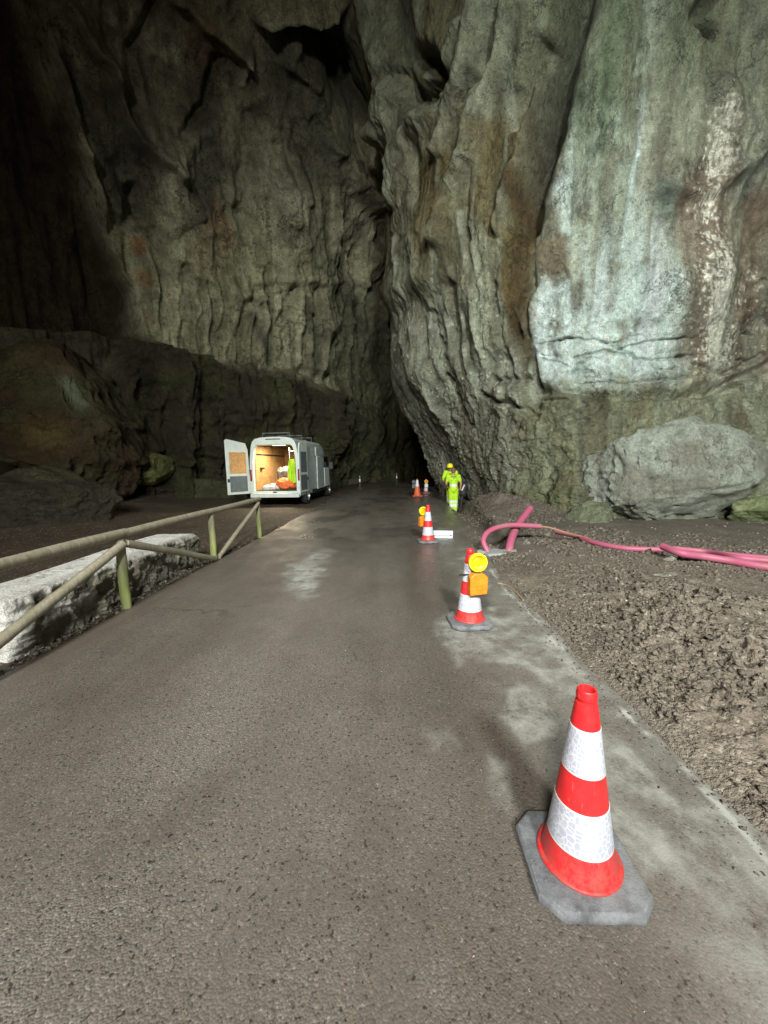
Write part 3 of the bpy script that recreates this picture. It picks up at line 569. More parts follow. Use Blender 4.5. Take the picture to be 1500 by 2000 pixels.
# ------------------------------------------------------------------ boulders
def boulder(name, c, r, seed, colr, label, cat='boulder', lvl=6, rz=0, amp=.28, group=None, alt=None, spots=()):
    b = bmesh.new(); bmesh.ops.create_icosphere(b, subdivisions=lvl, radius=1); q = np.array([t.co[:] for t in b.verts]); f = np.array([[t.index for t in p.verts] for p in b.faces]); b.free()
    X_, Y_, Z_ = q.T; sd = seed*13.7
    d = amp*fbm(X_*1.1+sd, Y_*1.1, Z_*1.1, 3)+amp*.55*fbm(X_*2.4+sd, Y_*2.4, Z_*2.4, 4, True)+amp*.16*fbm(X_*8+sd, Y_*8, Z_*8, 4, True)
    d = np.round(d*9)/9*.35+d*.65
    rs = np.random.default_rng(seed+100); q = q*1.08
    for _ in range(13):
        nn_ = rs.normal(size=3); nn_ /= np.linalg.norm(nn_); dd_ = rs.uniform(.66, .92); tt_ = np.maximum(q@nn_-dd_-.05*fbm(X_*3+sd, Y_*3, Z_*3, 2), 0); q = q-tt_[:, None]*nn_*.92
    q = q*1.12
    q = q*(1+.6*d[:, None])*np.array(r); ca_, sa = math.cos(rz), math.sin(rz)
    q = np.stack([q[:, 0]*ca_-q[:, 1]*sa, q[:, 0]*sa+q[:, 1]*ca_, q[:, 2]], 1)
    cl = np.zeros((len(q), 3))+np.array(colr); nn = fbm(X_*2+sd, Y_*2, Z_*2+5, 5)
    cl = mixc(cl, sm(nn, .0, .3)*.6, alt or (.10, .10, .05)); 
    if spots:
        pu, pv = project(q+np.array(c))
        for pl, wd, cc_ in spots: cl = mixc(cl, line(pu+18*nn, pv+18*nn, pl, wd)*.8, cc_)
    cl *= (1+.3*fbm(X_*9, Y_*9, Z_*9+sd, 3))[:, None]
    o = raw_mesh(name, q, f, M_BOULD, cl); o.location = c; tag(o, label, cat, group); return o
boulder('boulder', (7.6, 10.3, .98), (2.0, 1.15, 1.45), 45, (.33, .365, .31), 'big pale grey-green boulder bulging from the foot of the right wall', rz=.1, alt=(.17, .15, .11), amp=.24)
boulder('rock', (5.4, 10.0, .05), (.6, .5, .40), 5, (.20, .22, .14), 'low mossy rock at the wall foot just left of the big pale boulder', 'rock', 5, alt=(.12, .14, .06))
boulder('rock', (9.6, 9.2, .25), (1.0, .6, .5), 8, (.22, .26, .13), 'green mossy rock at the wall foot at the right edge of view', 'rock', 5, alt=(.10, .14, .04))
p = P(285, 918, 17.5); boulder('boulder', (p.x, 17.5, p.z), (1.05, .8, .62), 11, (.16, .175, .06), 'lone yellowish boulder on the dark slope left of the van', rz=.5, alt=(.12, .13, .05), amp=.2)
p = P(90, 800, 15.0); boulder('rock_outcrop', (p.x-1.2, 15.5, p.z-.9), (4.3, 2.8, 2.75), 17, (.062, .042, .018), 'huge brown rounded rock mass at the left edge of the cave', 'rock', 7, alt=(.085, .095, .040), amp=.26, spots=(([(135, 745), (160, 790)], 16, (.20, .24, .15)), ([(60, 845), (110, 850)], 26, (.16, .13, .04)), ([(20, 680), (110, 720), (200, 740)], 14, (.11, .085, .04))))
p = P(370, 930, 19.5); boulder('boulder', (p.x, 19.5, .1), (2.3, 1.3, 1.0), 19, (.055, .055, .025), 'dark low mossy boulder between the yellowish boulder and the van door', 'boulder', 6, amp=.2)
p = P(60, 960, 10.5); boulder('rock_outcrop', (p.x-.2, 10.8, .3), (1.9, 1.6, 1.2), 23, (.06, .052, .034), 'dark rough rock mass at the left edge in front of the huge brown one', 'rock', 6, amp=.25)
c = G(1425, 1015); boulder('stone', (3.05, 9.3, .06), (.17, .12, .1), 31, (.34, .30, .22), 'tan limestone lump beside the leaning end of the thick pink conduit', 'stone', 3)
c = G(1028, 1068); boulder('stone', (c.x, c.y, dz(c.x, c.y)+.02), (.06, .05, .04), 33, (.5, .48, .4), 'fist-sized white stone right of the conduit foot', 'stone', 3)
c = G(1308, 1102); boulder('stone', (c.x, c.y, dz(c.x, c.y)+.02), (.10, .05, .05), 35, (.45, .43, .36), 'white stone lying below the crossing of the pink hoses', 'stone', 3)
c = G(1300, 1135); boulder('stone', (c.x, c.y, dz(c.x, c.y)+.02), (.14, .05, .03), 37, (.36, .34, .28), 'long flat pale stone on the dirt in front of the pink hoses', 'stone', 3)

# ------------------------------------------------------------------ traffic cones
def red_mat():
    n = NT('cone_red_plastic'); co = n.co(); f = n.noise(co, 14, 6, .7)
    c = n.mix(n.ramp(f, (.35, 0.), (.7, 1.)), (.60, .018, .022), (.78, .026, .030))
    z = n.n('ShaderNodeSeparateXYZ'); n.l(co, z.inputs[0])
    dirt = n.math('MULTIPLY', n.ramp(z.outputs[2], (.05, 1.), (.22, .1), (.6, .0)), n.ramp(n.noise(co, 25, 6, .8), (.40, 0.), (.58, .75)))
    c = n.mix(dirt, c, (.16, .10, .08))
    c = n.mix(n.ramp(n.noise(n.co((60, 60, 4)), 1., 5, .8), (.60, 0.), (.70, .45)), c, (.78, .25, .22)); c = n.mix(n.ramp(n.noise(co, 7, 7, .8), (.55, 0.), (.75, .45)), c, (.38, .05, .04))
    return n.out(c, n.ramp(f, (.3, .3), (.7, .55)), n.bump(n.noise(co, 60, 3), .15, .002))
M_RED = red_mat()
def band_mat():
    n = NT('retroreflective_sheeting'); c0 = n.n('ShaderNodeTexCoord'); sep = n.n('ShaderNodeSeparateXYZ'); n.l(c0.outputs['Object'], sep.inputs[0])
    ang = n.math('ARCTAN2', sep.outputs[1], sep.outputs[0]); cb = n.n('ShaderNodeCombineXYZ'); n.l(n.math('MULTIPLY', ang, .105), cb.inputs[0]); n.l(sep.outputs[2], cb.inputs[1])
    v = n.vor(cb.outputs[0], 44, 'DISTANCE_TO_EDGE', rnd=.8); ln = n.ramp(v, (.03, .75), (.10, 0.))
    f = n.noise(c0.outputs['Object'], 16, 6, .7)
    c = n.mix(n.ramp(f, (.35, 0.), (.7, 1.)), (.36, .38, .47), (.50, .52, .60)); c = n.mix(ln, c, (.68, .70, .75)); c = n.mix(n.ramp(n.noise(c0.outputs['Object'], 40, 5, .8), (.60, 0.), (.74, .5)), c, (.30, .28, .26))
    return n.out(c, .32, n.bump(ln, .2, .001), spec=.6)
M_BAND = band_mat(); M_EDGE = plain('band_border', (.66, .68, .70), .4, var=.1)
def rubber():
    n = NT('recycled_rubber'); co = n.co(); f = n.noise(co, 9, 8, .75); g = n.noise(co, 120, 3)
    c = n.mix(n.ramp(f, (.35, 0.), (.62, 1.)), (.075, .078, .085), (.20, .215, .23)); c = n.mix(n.ramp(n.noise(co, 6, 4), (.55, 0.), (.68, .5)), c, (.14, .11, .085)); c = n.mix(n.ramp(g, (.66, 0.), (.72, .6)), c, (.36, .37, .37))
    return n.out(c, .72, n.bump(g, .5, .004, n.bump(f, .5, .01)))
M_RUB = rubber()
def zr(z): return float(np.interp(z, [.05, .09, .15, .75], [.144, .131, .115, .032]))
def make_cone():
    t = empty('traffic_cone', (0, 0, 0), 'x', 'traffic cone', 'red and white traffic cones along the works')
    bm = bmesh.new()
    def octa(h, c, z): return [(-h+c, -h, z), (h-c, -h, z), (h, -h+c, z), (h, h-c, z), (h-c, h, z), (-h+c, h, z), (-h, h-c, z), (-h, -h+c, z)]
    rings = [[bm.verts.new(p) for p in octa(*a)] for a in ((.197, .066, 0), (.205, .068, .012), (.205, .068, .030), (.196, .065, .046), (.180, .06, .050))]
    for A_, B_ in zip(rings[:-1], rings[1:]):
        for i in range(8): bm.faces.new((A_[i], A_[(i+1) % 8], B_[(i+1) % 8], B_[i]))
    bm.faces.new(rings[0][::-1]); bm.faces.new(rings[-1])
    from_bm('base', bm, M_RUB, t, True, .004)
    bm = bmesh.new(); lathe(bm, [(.151, .051), (.153, .058), (.149, .064), (.138, .067), (.132, .085), (.126, .11), (zr(.15), .15), (zr(.44), .44), (zr(.69), .69), (.038, .700), (.030, .704), (.030, .712), (.036, .716), (.037, .732), (.034, .738), (.034, .746), (.031, .750), (.026, .748), (.022, .68), (.02, .6)], 64)
    from_bm('cone_body', bm, M_RED, t)
    for a, b in ((.15, .31), (.44, .61)):
        bm = bmesh.new(); e = .0018; lathe(bm, [(zr(a)+.0003, a-.0006), (zr(a)+e, a), (zr(a+.006)+e, a+.006)], 64, mi=1); lathe(bm, [(zr(a+.006)+e, a+.006), (zr(b-.006)+e, b-.006)], 64, mi=0); lathe(bm, [(zr(b-.006)+e, b-.006), (zr(b)+e, b), (zr(b)+.0003, b+.0006)], 64, mi=1)
        from_bm('reflective_band', bm, [M_BAND, M_EDGE], t)
    return t
def dup(root, loc, rz=0, label=None, group=None, tilt=0):
    r = root.copy(); C.objects.link(r); r.location = loc; r.rotation_euler = (tilt, 0, rz)
    if label: r['label'] = label
    if group: r['group'] = group
    for ch in list(root.children):
        c = ch.copy(); C.objects.link(c); c.parent = r
        for g in ch.children:
            d = g.copy(); C.objects.link(d); d.parent = c
    return r
cone = make_cone()
cspots = [((1133, 1705), -2, 'nearest and largest traffic cone, bare of any lamp, in the right foreground'), ((917, 1212), 3, 'second traffic cone with a yellow lamp facing the viewer'),
          ((836, 1056), 3, 'traffic cone beside the white metal channel with a lamp behind its left side'), ((832, 963), 20, 'small far cone right of the striped pair on the road'), ((852, 953), 0, 'farthest small cone half hidden by the wall corner')]
CP = []
for i, ((px, py), rz, lb) in enumerate(cspots):
    g = G(px, py, .03); g.z = .008
    if i == 0: g = Vector((.742, 1.330, .008))
    CP.append(g)
    if i == 0: cone.location = g; cone.rotation_euler = (0, 0, R(rz)); cone['label'] = lb
    else: dup(cone, g, R(rz), lb)
# orange wide-footed cone with a grey lamp, far
M_ORG = plain('orange_plastic', (.72, .13, .06), .5)
g = G(815, 969, .0)
t = empty('traffic_cone', (g.x, g.y, .008), 'plain orange wide-footed cone with a single white band, left of the far cones', 'traffic cone', 'red and white traffic cones along the works')
bm = bmesh.new(); box(bm, -.24, .24, -.24, .24, 0, .035); from_bm('base', bm, M_ORG, t, True, .01)
bm = bmesh.new(); lathe(bm, [(.19, .036), (.17, .06), (.11, .40), (.045, .80), (.03, .82)], 32); from_bm('cone_body', bm, M_ORG, t)
bm = bmesh.new(); lathe(bm, [(.100, .47), (.052, .77)], 32); from_bm('reflective_band', bm, M_EDGE, t)
# warning lamps clipped on cones
M_YEL = plain('yellow_lens', (.80, .48, .006), .18, var=.35, scale=30, bump=1., bs=90, bd=.006); M_YRIM = plain('yellow_rim', (.86, .78, .02), .35, var=.08)
M_AMB = plain('orange_battery_box', (.78, .23, .012), .45, var=.25, scale=14); M_DARK = plain('dark_rubber', (.02, .02, .022), .6); M_GREYP = plain('grey_plastic', (.12, .15, .16), .5)
def warning_lamp(loc, rz, label, cols=(M_YRIM, M_YEL, M_AMB), tilt=0):
    t = empty('warning_lamp', loc, label, 'warning lamp', 'battery lamps clipped on the cones', rz, 0, tilt)
    Mx = Matrix.Rotation(R(90), 4, 'X')          # disc axis along -y (towards the viewer)
    bm = bmesh.new(); lathe(bm, [(.001, -.035), (.075, -.035), (.088, -.02), (.090, .0), (.090, .022), (.084, .028), (.074, .028), (.070, .018)], 48, M=Matrix.Translation((0, 0, .20)) @ Mx); from_bm('lamp_rim', bm, cols[0], t)
    bm = bmesh.new(); lathe(bm, [(.070, .017), (.060, .010), (.046, .004), (.044, .0), (.030, .004), (.015, .010), (.0008, .012)], 48, M=Matrix.Translation((0, 0, .20)) @ Mx); from_bm('lens', bm, cols[1], t)
    bm = bmesh.new()
    pr = [(-.085, -.115), (.085, -.105), (.092, .06), (.045, .098), (-.04, .10), (-.085, .065)]
    a = [bm.verts.new((p, -.045, q)) for p, q in pr]; b = [bm.verts.new((p, .045, q)) for p, q in pr]
    bm.faces.new(a); bm.faces.new(b[::-1])
    for i in range(6): bm.faces.new((a[i], b[i], b[(i+1) % 6], a[(i+1) % 6]))
    bx = from_bm('battery_box', bm, cols[2], t, True, .010)
    bm = bmesh.new(); box(bm, -.087, .089, -.0472, .0472, -.052, -.046); box(bm, -.03, .04, -.049, -.045, -.02, .035); from_bm('lid_seam', bm, cols[2], bx, True, .002)
    bm = bmesh.new(); tube(bm, [(-.05, .05, .07), (-.1, .08, .06), (-.14, .12, .05)], .008, 8); box(bm, -.02, .02, -.02, .02, .095, .118); from_bm('bracket', bm, M_DARK, t)
    return t
warning_lamp((CP[1].x+.045, CP[1].y-.115, .455), R(6), 'yellow round lamp over an orange battery box clipped to the second cone')
warning_lamp((CP[2].x-.085, CP[2].y+.15, .42), R(25), 'yellow round lamp peeping out behind the left of the third cone')
warning_lamp((g.x-.16, g.y+.0, .50), R(-20), 'dark grey lamp hanging on the plain orange cone', (M_GREYP, M_GREYP, M_GREYP))
warning_lamp((CP[3].x+.0, CP[3].y-.12, .44), R(0), 'pale amber lamp facing the viewer on the small far cone', (M_YRIM, M_AMB, M_EDGE))

# ------------------------------------------------------------------ white channel by cone 3
M_WMET = plain('white_sheet_metal', (.62, .70, .72), .4, var=.12); 
g = G(862, 1050); t = empty('metal_channel', (g.x, g.y, .007), 'short white U-shaped metal channel lying right of the third cone', 'metal channel', rz=R(-12))
bm = bmesh.new(); box(bm, -.24, .24, -.09, -.084, 0, .10); box(bm, -.24, .24, -.084, .084, 0, .006); box(bm, -.24, .24, .084, .09, 0, .13); from_bm('profile', bm, M_WMET, t, True, .002)
bm = bmesh.new(); box(bm, -.24, .235, -.094, -.0905, .055, .062); box(bm, .19, .215, -.094, -.0905, .045, .07); from_bm('slot', bm, M_DARK, t)

# ------------------------------------------------------------------ pink conduits
def pink():
    n = NT('pink_corrugated_plastic'); co = n.co(); f = n.noise(co, 7, 8, .75)
    c = n.mix(n.ramp(f, (.4, 0.), (.66, 1.)), (.40, .070, .150), (.35, .11, .17)); c = n.mix(n.ramp(n.noise(co, 3.3, 8, .8), (.50, 0.), (.66, .75)), c, (.26, .17, .13))
    return n.out(c, .55, n.bump(n.noise(co, 60, 4), .3, .004))
M_PINK = pink(); M_TAN = plain('muddy_tan_plastic', (.30, .18, .11), .6)
def conduit(name, pts, rad, label, mat=M_PINK, cat='conduit', group='pink plastic conduits on the dirt', sub=26, hollow=True):
    pp = catmull(pts, sub); bm = bmesh.new()
    L = [0]
    for a, b in zip(pp[:-1], pp[1:]): L.append(L[-1]+(b-a).length)
    tot = L[-1]; m = max(20, int(tot/.012)); q = []
    for k in range(m+1):
        s = tot*k/m; i = min(len(L)-2, int(np.searchsorted(L, s, 'right'))-1); i = max(i, 0); q.append(pp[i].lerp(pp[i+1], (s-L[i])/max(1e-6, L[i+1]-L[i])))
    tube(bm, q, lambda i, t: rad*(1+.02*(1 if i % 2 else -1)), 16, cap=not hollow)
    if hollow: tube(bm, q[:6]+q[6:9], rad*.86, 16, cap=False); tube(bm, q[-8:], rad*.86, 16, cap=False)
    return tag(from_bm(name, bm, mat), label, cat, group)
def gd(px, py, h=.0):      # on the dirt plus h
    a = G(px, py, .05+h); return Vector((a.x, a.y, dz(a.x, a.y)+h))
a = G(994, 1081); conduit('conduit', [(a.x, a.y, dz(a.x, a.y)-.12), (a.x+.02, a.y+.05, .06), P(1000, 1050, a.y+.35), P(1012, 1025, a.y+.85), P(1035, 994, a.y+1.45)], .070, 'short thick pink conduit leaning up out of the grey slab')
b = G(953, 1083); conduit('conduit', [(b.x+.03, b.y-.05, -.15), (b.x, b.y, .03), P(944, 1055, b.y+.12), P(958, 1036, b.y+.30), P(995, 1026, b.y+.5), P(1056, 1028, b.y+.62)], .047, 'thin pink conduit bent into an arch over the grey slab')
e = P(1056, 1028, b.y+.62); conduit('cable', [e+Vector((-.05, 0, 0)), P(1075, 1031, e.y+.02), P(1110, 1042, e.y), gd(1145, 1053, .03)+Vector((0, 0, .02)), gd(1165, 1060, .03)], .018, 'muddy tan pipe sliver running on from the end of the arched conduit', M_TAN, 'pipe', 'x', 12, False)
bpy.data.objects['cable'].pop('group') if 'group' in bpy.data.objects['cable'].keys() else None
bpy.data.objects['cable'].name = 'broken_pipe'
conduit('conduit', [gd(1085, 1038, .06), gd(1120, 1046, .05), gd(1160, 1060, .045), gd(1220, 1070, .045), gd(1290, 1074, .045), gd(1360, 1078, .045), gd(1430, 1083, .045), gd(1520, 1092, .045), gd(1700, 1110, .045)], .045, 'long pink conduit running from the broken pipe to the right edge')
conduit('conduit', [gd(1293, 1068, .18), gd(1330, 1080, .15), gd(1370, 1088, .09), gd(1420, 1096, .06), gd(1500, 1108, .055), gd(1700, 1130, .055)], .055, 'thicker pink conduit with its raised end crossing over the long one')
conduit('conduit', [gd(1312, 1072, .10), gd(1380, 1078, .08), gd(1440, 1090, .12), gd(1520, 1097, .12), gd(1700, 1118, .12)], .040, 'thin pink conduit lying on top of the two others near the right edge')
bm = bmesh.new(); q = [gd(1130, 1052, .03), gd(1148, 1062, .02), gd(1160, 1072, .01)]; tube(bm, q, .012, 8); tag(from_bm('wood_splinter', bm, plain('splinter', (.26, .17, .10), .8)), 'brown splinter of wood poking from under the long conduit', 'splinter')
g = G(968, 1084); bm = bmesh.new(); pts = []
for i in range(18):
    an = i/18*6.283; rr = 1+.22*math.sin(an*3+1)+.12*math.sin(an*5); pts.append((g.x+.03+.30*rr*math.cos(an), g.y+.06+.20*rr*math.sin(an)))
a_ = [bm.verts.new((p, q, .045+dz(g.x, g.y)*.5)) for p, q in pts]; b_ = [bm.verts.new((p, q, -.08)) for p, q in pts]; bm.faces.new(a_)
for i in range(18): bm.faces.new((a_[i], b_[i], b_[(i+1) % 18], a_[(i+1) % 18]))
tag(from_bm('concrete_slab', bm, plain('fresh_concrete', (.30, .32, .31), .7, bump=.5, bs=25, bd=.01), None, True, .008), 'ragged patch of grey concrete around the conduit feet', 'concrete slab')
bm = bmesh.new(); tube(bm, catmull([G(972, 1139, .01), G(990, 1143, .012), G(1008, 1157, .02), G(1022, 1172, .03)], 8), .008, 8); tag(from_bm('twig', bm, plain('twig_bark', (.33, .24, .13), .8)), 'thin tan twig on the road edge right of the second cone', 'twig')

# ------------------------------------------------------------------ wooden fence
def wood():
    n = NT('weathered_round_wood'); co = n.co((1, 1, 1)); cs = n.co((9, 9, .9)); f = n.noise(cs, 3, 8, .7); g2_ = n.noise(co, 4, 6, .7)
    c = n.mix(n.ramp(f, (.3, 0.), (.7, 1.)), (.22, .195, .14), (.42, .385, .29)); c = n.mix(n.ramp(g2_, (.48, 0.), (.64, .55)), c, (.20, .21, .12)); c = n.mix(n.ramp(n.noise(co, 23, 4), (.62, 0.), (.72, .5)), c, (.45, .44, .36))
    return n.out(c, .75, n.bump(f, .6, .01))
def wood_post():
    n = NT('post_with_green_algae'); co = n.co(); cs = n.co((9, 9, .9)); f = n.noise(cs, 3, 8, .7); sp = n.n('ShaderNodeSeparateXYZ'); n.l(co, sp.inputs[0])
    c = n.mix(n.ramp(f, (.3, 0.), (.7, 1.)), (.22, .20, .13), (.38, .35, .24))
    al = n.ramp(n.math('ADD', sp.outputs[2], n.math('MULTIPLY', n.noise(co, 6, 5), .3)), (.15, .45), (.35, .9), (.62, .4), (.85, .0))
    c = n.mix(al, c, n.mix(n.ramp(f, (.35, 0.), (.65, 1.)), (.22, .28, .07), (.40, .47, .15)))
    return n.out(c, .75, n.bump(f, .6, .01))
M_WOOD, M_POST = wood(), wood_post()
def log(name, a, b, r, mat, parent, seed=0, taper=.05):
    a, b = Vector(a), Vector(b); bm = bmesh.new(); n_ = 22
    pts = [a.lerp(b, i/n_)+Vector((.003*math.sin(i*.45+seed), .0, .003*math.sin(i*.4+seed*2))) for i in range(n_+1)]
    tube(bm, pts, lambda i, t: r*(1+taper*(.5-t)+.025*math.sin(i*1.3+seed))*(1 if 0 < i < n_ else .93), 18)
    return from_bm(name, bm, mat, parent)
F0 = Vector((-2.98, 4.25, 0))
t = empty('wooden_fence', F0, 'low round-timber fence with slanting braces along the left road edge', 'fence')
fx = {-2: (-3.08, -.05), -1: (-3.05, 2.05), 0: (-2.98, 4.25), 1: (-2.92, 6.42), 2: (-2.82, 8.55)}
HT = .82
loc = lambda i, z: Vector((fx[i][0], fx[i][1], z))-F0
for i in (-2, -1, 0, 1, 2): log('post', loc(i, -.1), loc(i, HT-.02), .052 if i < 2 else .046, M_POST, t, i*3)
rp = [loc(-2, HT+.045), loc(-1, HT+.045), loc(0, HT+.035), loc(1, HT+.04), loc(2, HT+.03)+Vector((.0, .12, 0))]
log('top_rail', rp[0], rp[2]+Vector((0, .1, .008)), .053, M_WOOD, t, 3, .02); log('top_rail', rp[2]+Vector((0, .10, .004)), rp[4], .050, M_WOOD, t, 9, .06)
log('brace', loc(0, HT-.07)+Vector((.05, -.03, 0)), loc(-1, .06)+Vector((.05, .05, 0)), .048, M_WOOD, t, 1)
log('brace', loc(0, HT-.07)+Vector((.03, .06, 0)), loc(1, .05)+Vector((.04, -.05, 0)), .045, M_WOOD, t, 5)
log('brace', loc(1, .04)+Vector((.04, .09, 0)), loc(2, HT-.05)+Vector((.03, -.05, 0)), .042, M_WOOD, t, 7)
log('brace', loc(-2, HT-.07)+Vector((.05, .03, 0)), loc(-1, .06)+Vector((.05, -.05, 0)), .048, M_WOOD, t, 2)

# ------------------------------------------------------------------ whitewashed stone wall
def stonewall():
    x0, x1, y0, y1, h = -3.78, -3.17, 3.12, 6.30, .50
    nx, ny, nz_ = 50, 220, 40
    P_, F_ = [], []
    def face(fn, a, b):
        base = sum(len(p) for p in P_); A, B = np.meshgrid(np.linspace(0, 1, a), np.linspace(0, 1, b), indexing='ij'); P_.append(fn(A.ravel(), B.ravel()))
        i = np.arange(a*b).reshape(a, b); F_.append(np.stack([i[:-1, :-1].ravel(), i[1:, :-1].ravel(), i[1:, 1:].ravel(), i[:-1, 1:].ravel()], 1)+base)
    o1 = lambda a: np.ones_like(a)
    face(lambda a, b: np.stack([x1*o1(a), y0+(y1-y0)*a, -.05+(h+.05)*b], 1), ny, nz_)
    face(lambda a, b: np.stack([x0*o1(a), y0+(y1-y0)*a, -.05+(h+.05)*b], 1), ny, nz_)
    face(lambda a, b: np.stack([x0+(x1-x0)*b, y0+(y1-y0)*a, h*o1(a)], 1), ny, nx)
    face(lambda a, b: np.stack([x0+(x1-x0)*a, y0*o1(a), -.05+(h+.05)*b], 1), nx, nz_)
    face(lambda a, b: np.stack([x0+(x1-x0)*a, y1*o1(a), -.05+(h+.05)*b], 1), nx, nz_)
    V = np.concatenate(P_); q = np.concatenate(F_); x, y, z = V.T
    c = np.array([(x0+x1)/2, (y0+y1)/2, .2]); rel = (V-c)/np.array([.30, 1.6, .30]); pw = (np.abs(rel)**26).sum(1)**(1/26.); V = c+rel/np.maximum(pw, .7)[:, None]*np.array([.30, 1.6, .30])*1.02
    x, y, z = V.T; topm = sm(z, h-.07, h-.015); endm = sm(y, y0+.16, y0+.03)
    d = .075*fbm(x*6, y*5, z*7, 4, True)+.05*fbm(x*2.5, y*2.5, z*2.5, 3)+.02*fbm(x*20, y*20, z*20, 3)
    k = 1-.82*np.maximum(topm, endm*.7)
    dn = np.zeros_like(V); dn[:, 0] = np.sign(x-c[0])*sm(np.abs(x-c[0]), .2, .3)*d*k; dn[:, 1] = np.sign(y-c[1])*sm(np.abs(y-c[1]), 1.4, 1.55)*d*k; dn[:, 2] = topm*(.02*fbm(x*2, y*1.6, z*0, 4))
    V = V+dn; n1 = fbm(x*7, y*6, z*8, 4)
    wash = np.clip(np.maximum(topm*sm(n1, -1.2, -.3), endm*sm(n1, -.9, -.1))+.0, 0, 1); wash = np.maximum(wash, .65*sm(fbm(x*5, y*4, z*4+3, 3), .25, .42)*sm(z, .1, .3)*.6)
    col = np.zeros((len(V), 3))+np.array((.20, .185, .145)); col = mixc(col, sm(n1, .0, .3)*.8, (.36, .34, .28)); col = mixc(col, sm(n1, -.15, -.45)*.6, (.10, .09, .07)); col = mixc(col, wash, (.88, .89, .84))
    return tag(raw_mesh('stone_wall', V, q, M_MASON, col), 'low rubble wall with whitewashed top and end behind the wooden fence', 'wall')
stonewall()

# ------------------------------------------------------------------ van
M_VAN = plain('white_van_paint', (.62, .69, .66), .35, var=.12, scale=3, bump=.03, bs=30); M_VAND = plain('dark_van_trim', (.03, .032, .035), .5); M_GLASS = plain('dark_glass', (.015, .018, .02), .08, var=.1, bump=0)
def osb():
    n = NT('chipboard'); co = n.co((1, 1, 1)); v = n.vor(n.co((22, 7, 22)), 2.2, out='Color'); s2 = n.n('ShaderNodeSeparateColor'); n.l(v, s2.inputs[0])
    c = n.mix(s2.outputs[0], (.40, .20, .07), (.66, .40, .16)); c = n.mix(n.ramp(n.noise(co, 2.5, 6), (.45, 0.), (.7, .6)), c, (.22, .13, .07)); return n.out(c, .6)
M_OSB = osb(); M_TYRE = plain('tyre_rubber', (.02, .02, .02), .8); M_STEEL = plain('dull_steel', (.35, .36, .36), .4, .7); M_TAIL = plain('tail_lens', (.25, .02, .015), .25)
VR = P(588, 985, 14.9); 
vloc = Vector((-4.22, 15.0, 0)); vrz = R(-5.5)
van = empty('van', vloc, 'white high-roof work van with rear doors open and lit interior, parked left of the road', 'van', rz=vrz)
prof = [(.90, .36), (.985, .42), (1.0, .60), (1.012, 1.0), (1.0, 1.4), (.965, 1.9), (.90, 2.35), (.84, 2.52), (.74, 2.62), (.5, 2.675), (.2, 2.69)]
def section(y):
    h = float(np.interp(y, [0, 3.9, 4.25, 4.7, 5.05, 5.35, 5.75, 5.9], [2.69, 2.69, 2.60, 2.05, 1.42, 1.25, .98, .8])); wd = float(np.interp(y, [0, 4.4, 5.2, 5.7, 5.9], [1, 1, .95, .86, .72]))
    r_ = [(a*wd, min(b, .36+(b-.36)*(h-.36)/2.33)) for a, b in prof]; return [(-a, b) for a, b in r_[::-1]][::-1] , r_
bm = bmesh.new(); ysx = [0, .8, 1.6, 2.4, 3.2, 3.9, 4.1, 4.25, 4.45, 4.7, 4.9, 5.05, 5.2, 5.35, 5.6, 5.75, 5.9]; rings = []
for yy in ysx:
    _, r_ = section(yy); loop = [(a, b) for a, b in r_]+[(-a, b) for a, b in r_[::-1]]
    rings.append([bm.verts.new((a, yy, b)) for a, b in loop])
n_ = len(rings[0])
for A_, B_ in zip(rings[:-1], rings[1:]):
    for i in range(n_): bm.faces.new((A_[i], A_[(i+1) % n_], B_[(i+1) % n_], B_[i]))
bm.faces.new(rings[-1])
# rear frame: from outline to opening, then a short return
op = []
for (a, b) in [(r.co.x, r.co.z) for r in rings[0]]:
    op.append((max(-.86, min(.86, a*.885)), min(2.40, max(.60, .60+(b-.5)*.86))))
inn = [bm.verts.new((a, -.01, b)) for a, b in op]; inn2 = [bm.verts.new((a*.97, .12, .60+(b-.60)*.985)) for a, b in op]
for i in range(n_): bm.faces.new((rings[0][i], inn[i], inn[(i+1) % n_], rings[0][(i+1) % n_])); bm.faces.new((inn[i], inn2[i], inn2[(i+1) % n_], inn[(i+1) % n_]))
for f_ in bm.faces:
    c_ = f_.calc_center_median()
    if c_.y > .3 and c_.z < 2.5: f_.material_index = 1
from_bm('body', bm, [M_VAN, plain('shaded_van_side', (.42, .48, .46), .4, var=.25, scale=4)], van)  # sides get a darker copy of the paint, grazing shade put into colour
bm = bmesh.new(); box(bm, -.86, -.80, .12, 3.5, .62, 2.42); from_bm('left_lining', bm, M_OSB, van)['label'] = 'chipboard lining of the left inner side'
bm = bmesh.new(); box(bm, .80, .86, .12, 3.5, .62, 2.42); box(bm, -.80, .80, .12, 3.5, 2.42, 2.45); from_bm('inner_lining', bm, M_GREYP, van)
bm = bmesh.new(); box(bm, -.80, .80, 3.44, 3.5, .62, 2.42); from_bm('bulkhead', bm, M_OSB, van)
bm = bmesh.new(); box(bm, -.80, .80, .05, 3.44, .56, .60); from_bm('load_floor', bm, M_GREYP, van)
bm = bmesh.new(); tube(bm, [(-.76, .2, 2.05), (-.76, 3.3, 2.02)], .022, 8); from_bm('lashing_rail', bm, M_DARK, van)
bm = bmesh.new(); box(bm, -.795, -.70, .5, .75, 1.45, 1.52); from_bm('wall_hook', bm, M_DARK, van)
bm = bmesh.new(); box(bm, .30, .78, .9, 3.3, 1.15, 1.18); box(bm, .30, .78, .9, 3.3, 1.68, 1.71); box(bm, .30, .78, .9, 3.3, 2.16, 2.19)
for yy in (.9, 2.1, 3.26): box(bm, .30, .33, yy, yy+.03, .6, 2.3)
